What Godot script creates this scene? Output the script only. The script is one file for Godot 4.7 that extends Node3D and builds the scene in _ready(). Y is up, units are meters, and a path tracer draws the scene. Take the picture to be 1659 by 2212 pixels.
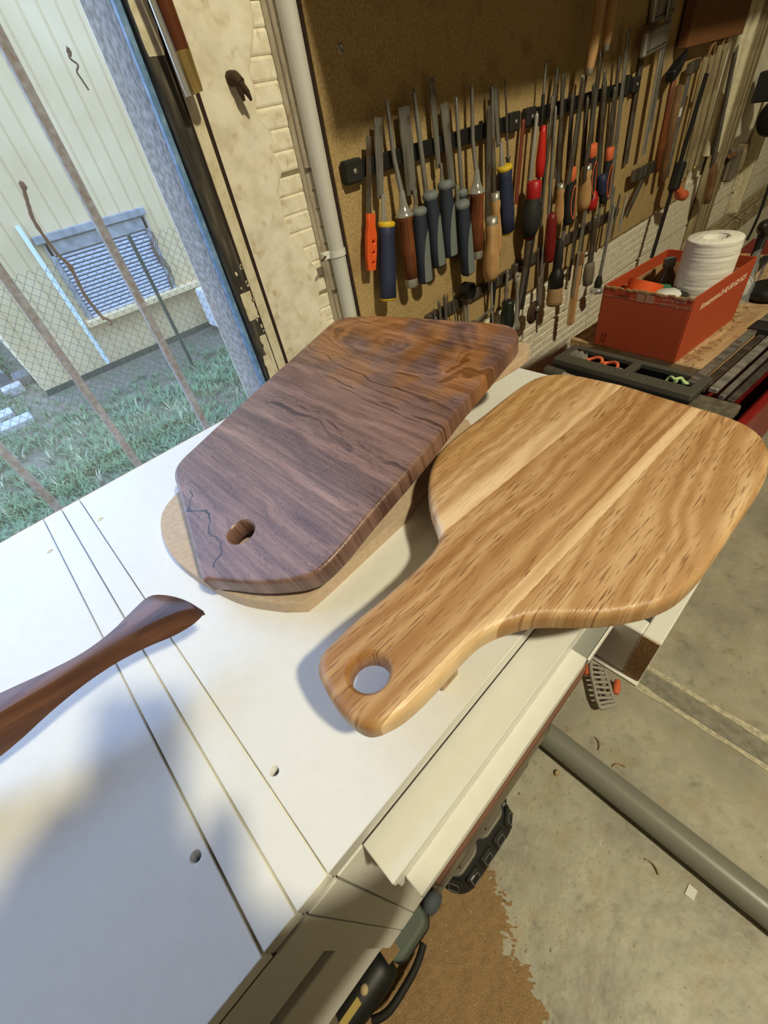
extends Node3D
# A woodworker's bench by a barred window: a walnut board, an oak paddle board and a curved walnut piece on a white table,
# a tool wall, a tool trolley, a concrete floor and a yard outside. Metres, y up, floor at y = 0.

var M := {}            # materials by name
var used := {}         # names already taken

# ---------------------------------------------------------------- naming
func numbered(called: String) -> String:
	if not used.has(called):
		used[called] = 0
		return called
	used[called] += 1
	return "%s_%03d" % [called, used[called]]

func tag(o: Node, label: String, category: String, group: String = "", kind: String = "") -> Node:
	o.set_meta("label", label)
	o.set_meta("category", category)
	if group != "":
		o.set_meta("group", group)
	if kind != "":
		o.set_meta("kind", kind)
	return o

func thing(called: String, label: String, category: String, at: Vector3 = Vector3.ZERO, group: String = "") -> Node3D:
	var o := Node3D.new()
	o.name = numbered(called)
	add_child(o, true)
	o.position = at
	tag(o, label, category, group)
	return o

func obj(called: String, b, mat: Material, parent: Node = self) -> MeshInstance3D:
	var o := MeshInstance3D.new()
	o.name = numbered(called) if parent == self else called
	o.mesh = b.done() if b is B else b
	o.material_override = mat
	parent.add_child(o, true)
	return o

func struct(called: String, b, mat: Material, parent: Node = self) -> MeshInstance3D:
	var o := obj(called, b, mat, parent)
	if parent == self:
		o.set_meta("kind", "structure")
	return o

# ---------------------------------------------------------------- mesh builder
class B:
	var st := SurfaceTool.new()
	var sg := 1
	var t := Transform3D.IDENTITY
	var uvp := 0     # 0 none, 1 planar x/z

	func _init() -> void:
		st.begin(Mesh.PRIMITIVE_TRIANGLES)

	func done() -> ArrayMesh:
		st.generate_normals()
		return st.commit()

	func v(p: Vector3) -> void:
		st.set_uv(Vector2(p.x, p.z))
		st.add_vertex(t * p)

	# counter-clockwise a, b, c seen from outside
	func tri(a: Vector3, b: Vector3, c: Vector3, g: int = -1) -> B:
		st.set_smooth_group(g)
		v(a); v(c); v(b)
		return self

	func quad(a: Vector3, b: Vector3, c: Vector3, d: Vector3, g: int = -1) -> B:
		tri(a, b, c, g)
		tri(a, c, d, g)
		return self

	# box with chamfered edges
	func box(c: Vector3, s: Vector3, bev: float = 0.0) -> B:
		var h := s * 0.5
		var m: float = min(h.x, min(h.y, h.z))
		var e: float = min(bev, m * 0.8)
		if e <= 0.0:
			for k in 3:
				for sg2 in [-1.0, 1.0]:
					var n := Vector3.ZERO
					n[k] = sg2
					var u := Vector3.ZERO
					u[(k + 1) % 3] = sg2
					var w := Vector3.ZERO
					w[(k + 2) % 3] = 1.0
					quad(c + (n - u - w) * h, c + (n + u - w) * h, c + (n + u + w) * h, c + (n - u + w) * h)
			return self
		var i := h - Vector3(e, e, e)
		for k in 3:
			for s2 in [-1.0, 1.0]:
				var n := Vector3.ZERO
				n[k] = s2 * h[k]
				var u := Vector3.ZERO
				u[(k + 1) % 3] = s2 * i[(k + 1) % 3]
				var w := Vector3.ZERO
				w[(k + 2) % 3] = i[(k + 2) % 3]
				quad(c + n - u - w, c + n + u - w, c + n + u + w, c + n - u + w)
		for k in 3:          # edges
			var a := (k + 1) % 3
			var b := (k + 2) % 3
			for sa in [-1.0, 1.0]:
				for sb in [-1.0, 1.0]:
					var p := Vector3.ZERO
					p[a] = sa * h[a]; p[b] = sb * i[b]
					var q := Vector3.ZERO
					q[a] = sa * i[a]; q[b] = sb * h[b]
					var w := Vector3.ZERO
					w[k] = i[k]
					if sa * sb > 0:
						quad(c + p - w, c + q - w, c + q + w, c + p + w)
					else:
						quad(c + q - w, c + p - w, c + p + w, c + q + w)
		for sx in [-1.0, 1.0]:
			for sy in [-1.0, 1.0]:
				for sz in [-1.0, 1.0]:
					var p := c + Vector3(sx * h.x, sy * i.y, sz * i.z)
					var q := c + Vector3(sx * i.x, sy * h.y, sz * i.z)
					var r := c + Vector3(sx * i.x, sy * i.y, sz * h.z)
					if sx * sy * sz > 0:
						tri(p, q, r)
					else:
						tri(p, r, q)
		return self

	# turned shape round the y axis; profile of (radius, height) from bottom to top; a repeated point is a sharp edge
	func lathe(prof: Array, seg: int = 20, sx: float = 1.0, sz: float = 1.0, at: Vector3 = Vector3.ZERO) -> B:
		sg += 1
		for k in prof.size() - 1:
			var p: Vector2 = prof[k]
			var q: Vector2 = prof[k + 1]
			if p.is_equal_approx(q):
				sg += 1
				continue
			for i in seg:
				var a0 := TAU * i / seg
				var a1 := TAU * (i + 1) / seg
				var d0 := Vector3(cos(a0) * sx, 0, -sin(a0) * sz)
				var d1 := Vector3(cos(a1) * sx, 0, -sin(a1) * sz)
				var a := at + d0 * p.x + Vector3(0, p.y, 0)
				var b := at + d1 * p.x + Vector3(0, p.y, 0)
				var c := at + d1 * q.x + Vector3(0, q.y, 0)
				var d := at + d0 * q.x + Vector3(0, q.y, 0)
				if p.x > 1e-6:
					tri(a, b, c if q.x > 1e-6 else d, sg)
				if q.x > 1e-6:
					tri(a if p.x > 1e-6 else a, c, d, sg)
		return self

	# tube along a path with a radius per point
	func tube(path: Array, rad, seg: int = 10, caps: bool = true) -> B:
		sg += 1
		var n := path.size()
		var prev := Vector3.ZERO
		var rings := []
		for k in n:
			var d: Vector3 = (path[min(k + 1, n - 1)] - path[max(k - 1, 0)]).normalized()
			if prev == Vector3.ZERO:
				prev = d.cross(Vector3(0.31, 0.77, 0.55)).normalized()
			var u := (prev - d * prev.dot(d)).normalized()
			prev = u
			var w := d.cross(u)
			var r: float = rad[k] if rad is Array else rad
			var ring := []
			for i in seg:
				var a := TAU * i / seg
				ring.append(path[k] + (u * cos(a) + w * sin(a)) * r)
			rings.append(ring)
		for k in n - 1:
			for i in seg:
				var j := (i + 1) % seg
				quad(rings[k][i], rings[k][j], rings[k + 1][j], rings[k + 1][i], sg)
		if caps:
			for i in range(1, seg - 1):
				tri(rings[0][0], rings[0][i + 1], rings[0][i], -1)
				tri(rings[n - 1][0], rings[n - 1][i], rings[n - 1][i + 1], -1)
		return self

	# plate: outline in x/z (any turn), from y0 up to y1; f(y-profile) rounded by e at top and eb at the bottom; an optional hole
	func plate(o: PackedVector2Array, y0: float, y1: float, e: float = 0.0, eb: float = 0.0, hole = null, steps: int = 3) -> B:
		var holes: Array = [] if hole == null else (hole if hole is Array else [hole])
		if Geometry2D.is_polygon_clockwise(o):
			o = o.duplicate(); o.reverse()
		var n := o.size()
		var prof := []          # inset, y
		if eb > 0.0:
			for k in steps + 1:
				var a := PI / 2 * k / steps
				prof.append(Vector2(eb * (1.0 - sin(a)), y0 + eb * (1.0 - cos(a))))
		else:
			prof.append(Vector2(0, y0))
		if e > 0.0:
			for k in steps + 1:
				var a := PI / 2 * k / steps
				prof.append(Vector2(e * (1.0 - cos(a)), y1 - e * (1.0 - sin(a))))
		else:
			prof.append(Vector2(0, y1))
		var nor := PackedVector2Array()
		for i in n:
			var d0 := (o[i] - o[(i + n - 1) % n]).normalized()
			var d1 := (o[(i + 1) % n] - o[i]).normalized()
			var t2 := (d0 + d1).normalized()
			var inn := Vector2(-t2.y, t2.x)
			var cs: float = max(0.5, Vector2(-d0.y, d0.x).dot(inn))
			nor.append(inn / cs)
		sg += 1
		var sharp := e <= 0.0 and eb <= 0.0
		for k in prof.size() - 1:
			var p: Vector2 = prof[k]
			var q: Vector2 = prof[k + 1]
			if abs(p.y - q.y) < 1e-7 and abs(p.x - q.x) < 1e-7:
				continue
			for i in n:
				var j := (i + 1) % n
				var a := o[i] + nor[i] * p.x
				var b := o[j] + nor[j] * p.x
				var c := o[j] + nor[j] * q.x
				var d := o[i] + nor[i] * q.x
				# x/z plane: positive area seen from -y, so the outside order turns round
				quad(Vector3(b.x, p.y, b.y), Vector3(a.x, p.y, a.y), Vector3(d.x, q.y, d.y), Vector3(c.x, q.y, c.y), -1 if sharp else sg)
		for end in 2:
			var ins: float = prof[0].x if end == 0 else prof[prof.size() - 1].x
			var y: float = y0 if end == 0 else y1
			var pts := PackedVector2Array()
			for i in n:
				pts.append(o[i] + nor[i] * ins)
			var polys := [pts]
			if holes.size() > 0:
				polys = _split(pts, holes)
			for pl in polys:
				var tr := Geometry2D.triangulate_polygon(pl)
				for k in range(0, tr.size(), 3):
					var a3 := Vector3(pl[tr[k]].x, y, pl[tr[k]].y)
					var b3 := Vector3(pl[tr[k + 1]].x, y, pl[tr[k + 1]].y)
					var c3 := Vector3(pl[tr[k + 2]].x, y, pl[tr[k + 2]].y)
					var up := (b3 - a3).cross(c3 - a3).y > 0
					if up == (end == 1):
						tri(a3, b3, c3)
					else:
						tri(a3, c3, b3)
		for hl in holes:
			var hole2: PackedVector2Array = hl
			sg += 1
			var hc := Vector2.ZERO
			for p in hole2:
				hc += p / hole2.size()
			var eh: float = minf(0.003, e)
			var hp := [Vector2(0, y0), Vector2(-eh, y0 + eh), Vector2(-eh, y1 - eh), Vector2(-eh * 0.3, y1 - eh * 0.3), Vector2(0, y1)]
			var m := hole2.size()
			for k in hp.size() - 1:
				for i in m:
					var j := (i + 1) % m
					var a: Vector2 = hole2[i] + (hole2[i] - hc).normalized() * hp[k].x
					var b: Vector2 = hole2[j] + (hole2[j] - hc).normalized() * hp[k].x
					var c: Vector2 = hole2[j] + (hole2[j] - hc).normalized() * hp[k + 1].x
					var d: Vector2 = hole2[i] + (hole2[i] - hc).normalized() * hp[k + 1].x
					var q0 := Vector3(a.x, hp[k].y, a.y)
					var q1 := Vector3(b.x, hp[k].y, b.y)
					var q2 := Vector3(c.x, hp[k + 1].y, c.y)
					var q3 := Vector3(d.x, hp[k + 1].y, d.y)
					var nn := (q1 - q0).cross(q2 - q0)
					if nn.dot(Vector3(hc.x - a.x, 0, hc.y - a.y)) > 0:
						quad(q0, q1, q2, q3, sg)
					else:
						quad(q1, q0, q3, q2, sg)
		return self

	# cuts a polygon with a hole into two plain polygons along a z line through the hole
	func _split(o: PackedVector2Array, holes: Array) -> Array:
		var hc := Vector2.ZERO
		for p in holes[0]:
			hc += p / holes[0].size()
		var big := 100.0
		var out := []
		for s in [-1.0, 1.0]:
			var half := PackedVector2Array([Vector2(hc.x, -big), Vector2(hc.x + s * big, -big), Vector2(hc.x + s * big, big), Vector2(hc.x, big)])
			for part in Geometry2D.intersect_polygons(o, half):
				var left := [part]
				for hl in holes:
					var next := []
					for l in left:
						next.append_array(Geometry2D.clip_polygons(l, hl))
					left = next
				out.append_array(left)
		return out

	# extrudes a section (points in the y/z plane) along x
	func extrude_x(sec: Array, x0: float, x1: float, smooth: bool = false) -> B:
		sg += 1
		var n := sec.size()
		for i in n:
			var j := (i + 1) % n
			var p: Vector2 = sec[i]
			var q: Vector2 = sec[j]
			quad(Vector3(x0, p.x, p.y), Vector3(x0, q.x, q.y), Vector3(x1, q.x, q.y), Vector3(x1, p.x, p.y), sg if smooth else -1)
		var pl := PackedVector2Array(sec)
		var tr := Geometry2D.triangulate_polygon(pl)
		for k in range(0, tr.size(), 3):
			for x in [x0, x1]:
				tri(Vector3(x, pl[tr[k]].x, pl[tr[k]].y), Vector3(x, pl[tr[k + 1]].x, pl[tr[k + 1]].y), Vector3(x, pl[tr[k + 2]].x, pl[tr[k + 2]].y))
		return self

# ---------------------------------------------------------------- curves
func smooth_loop(p: PackedVector2Array, per: int = 4) -> PackedVector2Array:
	var out := PackedVector2Array()
	var n := p.size()
	for i in n:
		for k in per:
			out.append(p[i].cubic_interpolate(p[(i + 1) % n], p[(i + n - 1) % n], p[(i + 2) % n], float(k) / per))
	return out

func smooth_path(p: Array, per: int = 5) -> Array:
	var out := []
	for i in p.size() - 1:
		for k in per:
			out.append((p[i] as Vector3).cubic_interpolate(p[i + 1], p[max(i - 1, 0)], p[min(i + 2, p.size() - 1)], float(k) / per))
	out.append(p[p.size() - 1])
	return out

func circle(c: Vector2, r: float, n: int = 32, e: float = 1.0) -> PackedVector2Array:
	var out := PackedVector2Array()
	for i in n:
		out.append(c + Vector2(cos(TAU * i / n) * r, sin(TAU * i / n) * r * e))
	return out

func rrect(x0: float, z0: float, x1: float, z1: float, r: float, n: int = 5) -> PackedVector2Array:
	var out := PackedVector2Array()
	for c in [[x1 - r, z1 - r, 0.0], [x0 + r, z1 - r, 0.5], [x0 + r, z0 + r, 1.0], [x1 - r, z0 + r, 1.5]]:
		for k in n + 1:
			var a: float = PI * (c[2] + 0.5 * k / n)
			out.append(Vector2(c[0] + cos(a) * r, c[1] + sin(a) * r))
	return out

# ---------------------------------------------------------------- textures and materials
func noise(w: int, h: int, freq: float, seed_: int, oct: int = 4, cell: bool = false) -> PackedByteArray:
	var f := FastNoiseLite.new()
	f.seed = seed_
	f.frequency = freq
	f.noise_type = FastNoiseLite.TYPE_CELLULAR if cell else FastNoiseLite.TYPE_SIMPLEX_SMOOTH
	f.fractal_octaves = oct
	return f.get_seamless_image(w, h, false, false, 0.15, true).get_data()

# noise drawn out along x (sx) and y (sy)
func streak(w: int, h: int, sx: int, sy: int, freq: float, seed_: int, oct: int = 3) -> PackedByteArray:
	var f := FastNoiseLite.new()
	f.seed = seed_
	f.frequency = freq
	f.fractal_octaves = oct
	var im := f.get_seamless_image(max(8, w / sx), max(8, h / sy), false, false, 0.15, true)
	im.resize(w, h, Image.INTERPOLATE_CUBIC)
	return im.get_data()

func ramp(stops: Array) -> Array:        # [at, colour] ... to 256 colours
	var g := Gradient.new()
	var offs := PackedFloat32Array()
	var cols := PackedColorArray()
	for s in stops:
		offs.append(s[0]); cols.append(s[1])
	g.offsets = offs
	g.colors = cols
	var out := []
	for i in 256:
		out.append(g.sample(i / 255.0))
	return out

# layers: [bytes, colour ramp, alpha ramp or constant]; each later layer lies over the earlier by its alpha
func compose(w: int, h: int, base: PackedByteArray, rmp: Array, layers: Array = []) -> ImageTexture:
	var d := PackedByteArray()
	d.resize(w * h * 3)
	var luts := []
	for l in layers:
		luts.append(ramp(l[1]))
	for i in w * h:
		var c: Color = rmp[base[i]]
		for k in layers.size():
			var o: Color = luts[k][layers[k][0][i]]
			c = c.lerp(o, o.a)
		d[i * 3] = int(clampf(c.r, 0, 1) * 255)
		d[i * 3 + 1] = int(clampf(c.g, 0, 1) * 255)
		d[i * 3 + 2] = int(clampf(c.b, 0, 1) * 255)
	var im := Image.create_from_data(w, h, false, Image.FORMAT_RGB8, d)
	im.generate_mipmaps()
	return ImageTexture.create_from_image(im)

func normal_of(b: PackedByteArray, w: int, h: int, s: float) -> ImageTexture:
	var im := Image.create_from_data(w, h, false, Image.FORMAT_L8, b)
	im.convert(Image.FORMAT_RGBA8)
	im.bump_map_to_normal_map(s)
	return ImageTexture.create_from_image(im)

func mat(c: Color, rough: float = 0.6, metal: float = 0.0, spec: float = 0.5) -> StandardMaterial3D:
	var m := StandardMaterial3D.new()
	m.albedo_color = c
	m.roughness = rough
	m.metallic = metal
	m.metallic_specular = spec
	return m

func tmat(t: Texture2D, size: float, rough: float = 0.7, nrm: Texture2D = null, ns: float = 1.0, world: bool = false) -> StandardMaterial3D:
	var m := StandardMaterial3D.new()
	m.albedo_texture = t
	m.roughness = rough
	m.uv1_triplanar = true
	m.uv1_world_triplanar = world
	m.uv1_scale = Vector3.ONE / size
	if nrm:
		m.normal_enabled = true
		m.normal_texture = nrm
		m.normal_scale = ns
	return m

func col(r: int, g: int, b: int, a: float = 1.0) -> Color:
	return Color(r / 255.0, g / 255.0, b / 255.0, a)

# wood that runs along local y (handles): streaks drawn out along y
func wood_mat(dark: Color, mid: Color, light: Color, seed_: int, rough: float = 0.5, size: float = 0.16, lying: bool = false) -> StandardMaterial3D:
	var a := streak(192, 192, 16, 1, 0.03, seed_, 3) if lying else streak(192, 192, 1, 16, 0.03, seed_, 3)
	var b := streak(192, 192, 24, 1, 0.14, seed_ + 5, 2) if lying else streak(192, 192, 1, 24, 0.14, seed_ + 5, 2)
	var k := Color(dark.r * 0.7, dark.g * 0.7, dark.b * 0.7, 0.0)
	var t := compose(192, 192, a, ramp([[0.15, dark], [0.5, mid], [0.85, light]]), [[b, [[0.0, Color(k.r, k.g, k.b, 0.55)], [0.3, k], [1.0, k]]]])
	return tmat(t, size, rough)

func metal_mat(c: Color, seed_: int, rust: float, rough: float = 0.35, size: float = 0.2) -> StandardMaterial3D:
	var a := streak(128, 128, 1, 6, 0.05, seed_, 3)
	var b := noise(128, 128, 0.03, seed_ + 3, 4)
	var r := Color(0.32, 0.2, 0.12)
	var t := compose(128, 128, a, ramp([[0.1, c.darkened(0.25)], [0.5, c], [0.9, c.lightened(0.15)]]), [[b, [[0.0, Color(r.r, r.g, r.b, 0.0)], [0.55, Color(r.r, r.g, r.b, 0.0)], [0.85, Color(r.r, r.g, r.b, rust)], [1.0, Color(r.r, r.g, r.b, rust)]]]])
	var m := tmat(t, size, rough)
	m.metallic = 0.55
	return m

func make_materials() -> void:
	# melamine: off-white with a fine orange-peel skin
	var peel := noise(256, 256, 0.09, 11, 2)
	var melt := compose(256, 256, noise(256, 256, 0.02, 12, 3), ramp([[0.0, col(227, 226, 220)], [1.0, col(231, 230, 225)]]))
	M.melamine = tmat(melt, 0.11, 0.42, normal_of(peel, 256, 256, 1.0), 0.12)
	M.melamine_edge = tmat(melt, 0.11, 0.55)
	# chipboard core and MDF
	M.chip = tmat(compose(256, 256, noise(256, 256, 0.12, 21, 3, true), ramp([[0.0, col(120, 90, 60)], [0.4, col(176, 140, 102)], [0.8, col(205, 176, 140)], [1.0, col(150, 110, 74)]])), 0.09, 0.85)
	var mdfn := noise(256, 256, 0.05, 31, 4)
	M.mdf = tmat(compose(256, 256, mdfn, ramp([[0.1, col(188, 164, 138)], [0.5, col(196, 173, 147)], [0.9, col(204, 183, 158)]]), [[noise(256, 256, 0.2, 32, 2), [[0.0, col(140, 110, 80, 0.2)], [0.25, col(140, 110, 80, 0.0)], [1.0, col(140, 110, 80, 0.0)]]]]), 0.14, 0.8)
	# hardboard behind the tools
	M.hardboard = tmat(compose(512, 512, noise(512, 512, 0.16, 41, 2), ramp([[0.1, col(158, 132, 88)], [0.5, col(178, 152, 104)], [0.9, col(196, 170, 122)]]), [[noise(512, 512, 0.012, 42, 4), [[0.0, col(120, 92, 56, 0.4)], [0.45, col(120, 92, 56, 0.0)], [1.0, col(190, 164, 120, 0.2)]]], [noise(512, 512, 0.05, 43, 4), [[0.0, col(90, 70, 45, 0.5)], [0.2, col(90, 70, 45, 0.0)], [1.0, col(90, 70, 45, 0.0)]]]]), 0.5, 0.75)
	# painted clay block
	var pn := noise(512, 512, 0.025, 51, 5)
	var ptx := compose(512, 512, pn, ramp([[0.1, col(218, 208, 184)], [0.5, col(234, 226, 206)], [0.9, col(240, 235, 220)]]), [[noise(512, 512, 0.03, 52, 5), [[0.0, col(150, 120, 80, 0.55)], [0.22, col(170, 140, 100, 0.15)], [0.32, col(160, 130, 90, 0.0)], [1.0, col(160, 130, 90, 0.0)]]]])
	M.block = tmat(ptx, 0.42, 0.75, normal_of(noise(256, 256, 0.06, 53, 4), 256, 256, 2.0), 0.4, true)
	M.plaster = tmat(ptx, 0.6, 0.8, normal_of(noise(256, 256, 0.03, 54, 5), 256, 256, 3.0), 0.5, true)
	M.inner_wall = tmat(compose(256, 256, noise(256, 256, 0.02, 56, 4), ramp([[0.0, col(104, 96, 80)], [1.0, col(128, 118, 100)]])), 1.2, 0.9)
	# concrete floor
	var c1 := noise(768, 768, 0.006, 61, 6)
	var c2 := noise(768, 768, 0.03, 62, 5)
	var c3 := noise(768, 768, 0.12, 63, 3)
	var c4 := noise(768, 768, 0.016, 64, 5)
	M.concrete = tmat(compose(768, 768, c1, ramp([[0.1, col(156, 152, 138)], [0.5, col(174, 169, 152)], [0.9, col(190, 185, 166)]]), [
		[c2, [[0.0, col(108, 104, 92, 0.55)], [0.30, col(126, 121, 108, 0.10)], [0.5, col(140, 135, 120, 0.0)], [0.75, col(206, 198, 176, 0.06)], [1.0, col(222, 214, 190, 0.45)]]],
		[c4, [[0.0, col(150, 120, 80, 0.0)], [0.6, col(160, 128, 84, 0.0)], [0.85, col(176, 146, 104, 0.25)], [1.0, col(176, 146, 104, 0.35)]]],
		[c3, [[0.0, col(74, 68, 56, 0.8)], [0.24, col(84, 78, 64, 0.0)], [0.82, col(200, 180, 140, 0.0)], [1.0, col(214, 192, 146, 0.65)]]]]), 1.15, 0.48, normal_of(c2, 768, 768, 2.0), 0.5, true)
	M.mortar = tmat(compose(256, 256, noise(256, 256, 0.05, 66, 4), ramp([[0.1, col(172, 164, 140)], [0.5, col(204, 196, 170)], [0.9, col(224, 218, 196)]])), 0.2, 0.9, null, 1.0, true)
	M.trench = tmat(compose(256, 256, noise(256, 256, 0.04, 67, 4), ramp([[0.1, col(128, 124, 112)], [0.5, col(146, 142, 128)], [0.9, col(162, 156, 140)]])), 0.3, 0.85, null, 1.0, true)
	var sd := noise(512, 512, 0.16, 71, 3)
	M.sawdust = tmat(compose(512, 512, sd, ramp([[0.0, col(108, 84, 56)], [0.4, col(158, 128, 90)], [0.7, col(178, 148, 106)], [1.0, col(208, 180, 136)]]), [[noise(512, 512, 0.02, 72, 4), [[0.0, col(130, 96, 58, 0.45)], [0.5, col(150, 112, 70, 0.0)], [1.0, col(196, 156, 104, 0.3)]]]]), 0.22, 0.95, normal_of(sd, 512, 512, 5.0), 1.0, true)
	# reveal of the window: bluish weathered cement
	var rv := noise(256, 256, 0.045, 81, 5)
	M.cement = tmat(compose(256, 256, rv, ramp([[0.1, col(112, 106, 96)], [0.5, col(146, 138, 126)], [0.9, col(178, 168, 156)]])), 0.16, 0.9, normal_of(rv, 256, 256, 2.5), 0.8, true)
	M.blue_steel = tmat(compose(128, 128, noise(128, 128, 0.04, 83, 4), ramp([[0.1, col(88, 126, 168)], [0.6, col(120, 158, 198)], [0.95, col(160, 180, 204)]])), 0.12, 0.5, null, 1.0, true)
	M.rotten = tmat(compose(256, 256, streak(256, 256, 1, 10, 0.05, 84, 4), ramp([[0.1, col(34, 32, 30)], [0.5, col(62, 58, 50)], [0.9, col(96, 90, 78)]])), 0.18, 0.95, normal_of(streak(256, 256, 1, 10, 0.05, 84, 4), 256, 256, 6.0), 1.0, true)
	M.cream_paint = tmat(compose(256, 256, noise(256, 256, 0.03, 85, 5), ramp([[0.1, col(196, 184, 150)], [0.5, col(216, 206, 176)], [0.95, col(226, 218, 192)]]), [[streak(256, 256, 1, 8, 0.05, 86, 4), [[0.0, col(120, 96, 60, 0.5)], [0.25, col(150, 126, 86, 0.0)], [1.0, col(150, 126, 86, 0.0)]]]]), 0.2, 0.6, null, 1.0, true)
	M.gap = mat(col(46, 28, 20), 0.9)
	M.bar = tmat(compose(256, 256, noise(256, 256, 0.04, 87, 5), ramp([[0.1, col(128, 116, 106)], [0.5, col(152, 142, 134)], [0.9, col(174, 168, 162)]]), [[noise(256, 256, 0.035, 88, 5), [[0.0, col(110, 74, 50, 0.8)], [0.18, col(140, 104, 80, 0.45)], [0.32, col(150, 120, 100, 0.0)], [1.0, col(150, 110, 80, 0.0)]]]]), 0.14, 0.7, null, 1.0, true)
	# yard
	M.siding = tmat(compose(256, 256, noise(256, 256, 0.012, 91, 4), ramp([[0.1, col(206, 184, 140)], [0.9, col(220, 200, 160)]])), 2.0, 0.55, null, 1.0, true)
	M.siding_trim = mat(col(150, 146, 128), 0.6)
	M.grey_trim = tmat(compose(128, 128, noise(128, 128, 0.03, 92, 4), ramp([[0.1, col(120, 126, 132)], [0.9, col(162, 166, 168)]])), 0.5, 0.6)
	M.shutter = mat(col(190, 198, 216), 0.5)
	M.shutter_gap = mat(col(84, 92, 110), 0.7)
	M.sill_stone = mat(col(216, 196, 150), 0.7)
	M.ac_white = mat(col(214, 220, 226), 0.5)
	M.ac_dark = mat(col(96, 102, 110), 0.7)
	M.mesh_wire = mat(col(86, 92, 84), 0.6, 0.3)
	M.post_green = mat(col(46, 62, 52), 0.6)
	M.post_white = mat(col(212, 232, 238), 0.5)
	M.vine = mat(col(104, 78, 56), 0.85)
	M.slab = tmat(compose(256, 256, noise(256, 256, 0.05, 95, 5), ramp([[0.1, col(150, 154, 158)], [0.9, col(186, 190, 194)]])), 0.5, 0.9)
	var gn := noise(512, 512, 0.02, 96, 5)
	M.earth = tmat(compose(512, 512, noise(512, 512, 0.07, 97, 4), ramp([[0.1, col(78, 74, 62)], [0.5, col(104, 98, 84)], [0.9, col(132, 124, 106)]]), [[gn, [[0.0, col(60, 84, 48, 0.7)], [0.4, col(70, 92, 54, 0.35)], [0.6, col(90, 90, 66, 0.05)], [1.0, col(100, 96, 76, 0.0)]]]]), 1.4, 0.95, null, 1.0, true)
	# metals, plastics
	M.steel = metal_mat(col(150, 148, 142), 101, 0.35, 0.38)
	M.steel_dark = metal_mat(col(92, 88, 80), 104, 0.6, 0.5)
	M.chrome = metal_mat(col(205, 205, 202), 107, 0.0, 0.15)
	M.rusty = metal_mat(col(80, 60, 46), 110, 0.9, 0.75)
	M.alu = metal_mat(col(176, 174, 166), 113, 0.1, 0.4)
	M.brass = metal_mat(col(190, 160, 96), 116, 0.1, 0.3)
	M.black = mat(col(26, 26, 26), 0.5)
	M.rubber = mat(col(34, 34, 35), 0.75)
	M.navy = mat(col(38, 46, 78), 0.6)
	M.slate = mat(col(42, 50, 66), 0.6)
	M.grip_grey = mat(col(116, 124, 124), 0.65)
	M.yellow = mat(col(222, 186, 44), 0.45)
	M.orange = mat(col(232, 92, 34), 0.5)
	M.orange_pale = mat(col(226, 112, 70), 0.45)
	M.red = mat(col(176, 32, 34), 0.4)
	M.red_deep = mat(col(118, 26, 26), 0.45)
	M.insul_red = mat(col(200, 40, 30), 0.4)
	M.pvc = mat(col(206, 206, 200), 0.45)
	M.white_plastic = mat(col(226, 226, 222), 0.45)
	M.grey_plastic = mat(col(168, 162, 152), 0.5)
	M.duct = mat(col(138, 138, 128), 0.35)
	M.tray = mat(col(78, 75, 66), 0.7)
	M.tray_dark = mat(col(30, 29, 27), 0.7)
	M.lid = tmat(compose(256, 256, noise(256, 256, 0.03, 121, 4), ramp([[0.1, col(76, 70, 58)], [0.9, col(118, 110, 92)]])), 0.2, 0.7)
	M.trolley_red = tmat(compose(128, 128, noise(128, 128, 0.03, 122, 4), ramp([[0.1, col(116, 20, 20)], [0.9, col(142, 30, 28)]])), 0.3, 0.4)
	M.carton = tmat(compose(256, 256, noise(256, 256, 0.14, 123, 2), ramp([[0.0, col(172, 66, 32)], [1.0, col(186, 78, 42)]])), 0.2, 0.6)
	M.carton_inside = tmat(compose(128, 128, noise(128, 128, 0.1, 124, 3), ramp([[0.0, col(160, 128, 88)], [1.0, col(180, 148, 104)]])), 0.1, 0.85)
	M.carton_print = mat(col(236, 214, 190), 0.6)
	M.carton_print_dark = mat(col(110, 36, 16), 0.6)
	M.carton_print_grey = mat(col(178, 126, 106), 0.6)
	var pap := streak(256, 256, 12, 1, 0.05, 125, 3)
	M.paper = tmat(compose(256, 256, noise(256, 256, 0.1, 126, 3), ramp([[0.0, col(226, 220, 208)], [1.0, col(240, 236, 226)]])), 0.2, 0.95, normal_of(pap, 256, 256, 2.2), 1.0)
	M.paper.backlight_enabled = false
	M.bench_top = tmat(compose(512, 512, streak(512, 512, 10, 1, 0.03, 127, 4), ramp([[0.1, col(160, 130, 92)], [0.5, col(184, 154, 112)], [0.9, col(206, 178, 136)]]), [[noise(512, 512, 0.02, 128, 5), [[0.0, col(108, 50, 36, 0.6)], [0.25, col(130, 74, 54, 0.35)], [0.38, col(150, 100, 70, 0.0)], [1.0, col(222, 200, 160, 0.25)]]]]), 0.5, 0.85)
	M.glow_green = mat(col(196, 226, 160), 0.5)
	M.rag = tmat(compose(128, 128, noise(128, 128, 0.1, 129, 3), ramp([[0.0, col(112, 106, 98)], [1.0, col(150, 144, 134)]])), 0.08, 0.95)
	M.sack = mat(col(200, 204, 204, 0.35), 0.12)
	M.sack.transparency = BaseMaterial3D.TRANSPARENCY_ALPHA
	M.bottle_clear = mat(col(196, 182, 150, 0.4), 0.12)
	M.bottle_clear.transparency = BaseMaterial3D.TRANSPARENCY_ALPHA
	M.glass = mat(col(214, 222, 224, 0.06), 0.02)
	M.glass.transparency = BaseMaterial3D.TRANSPARENCY_ALPHA
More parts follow.
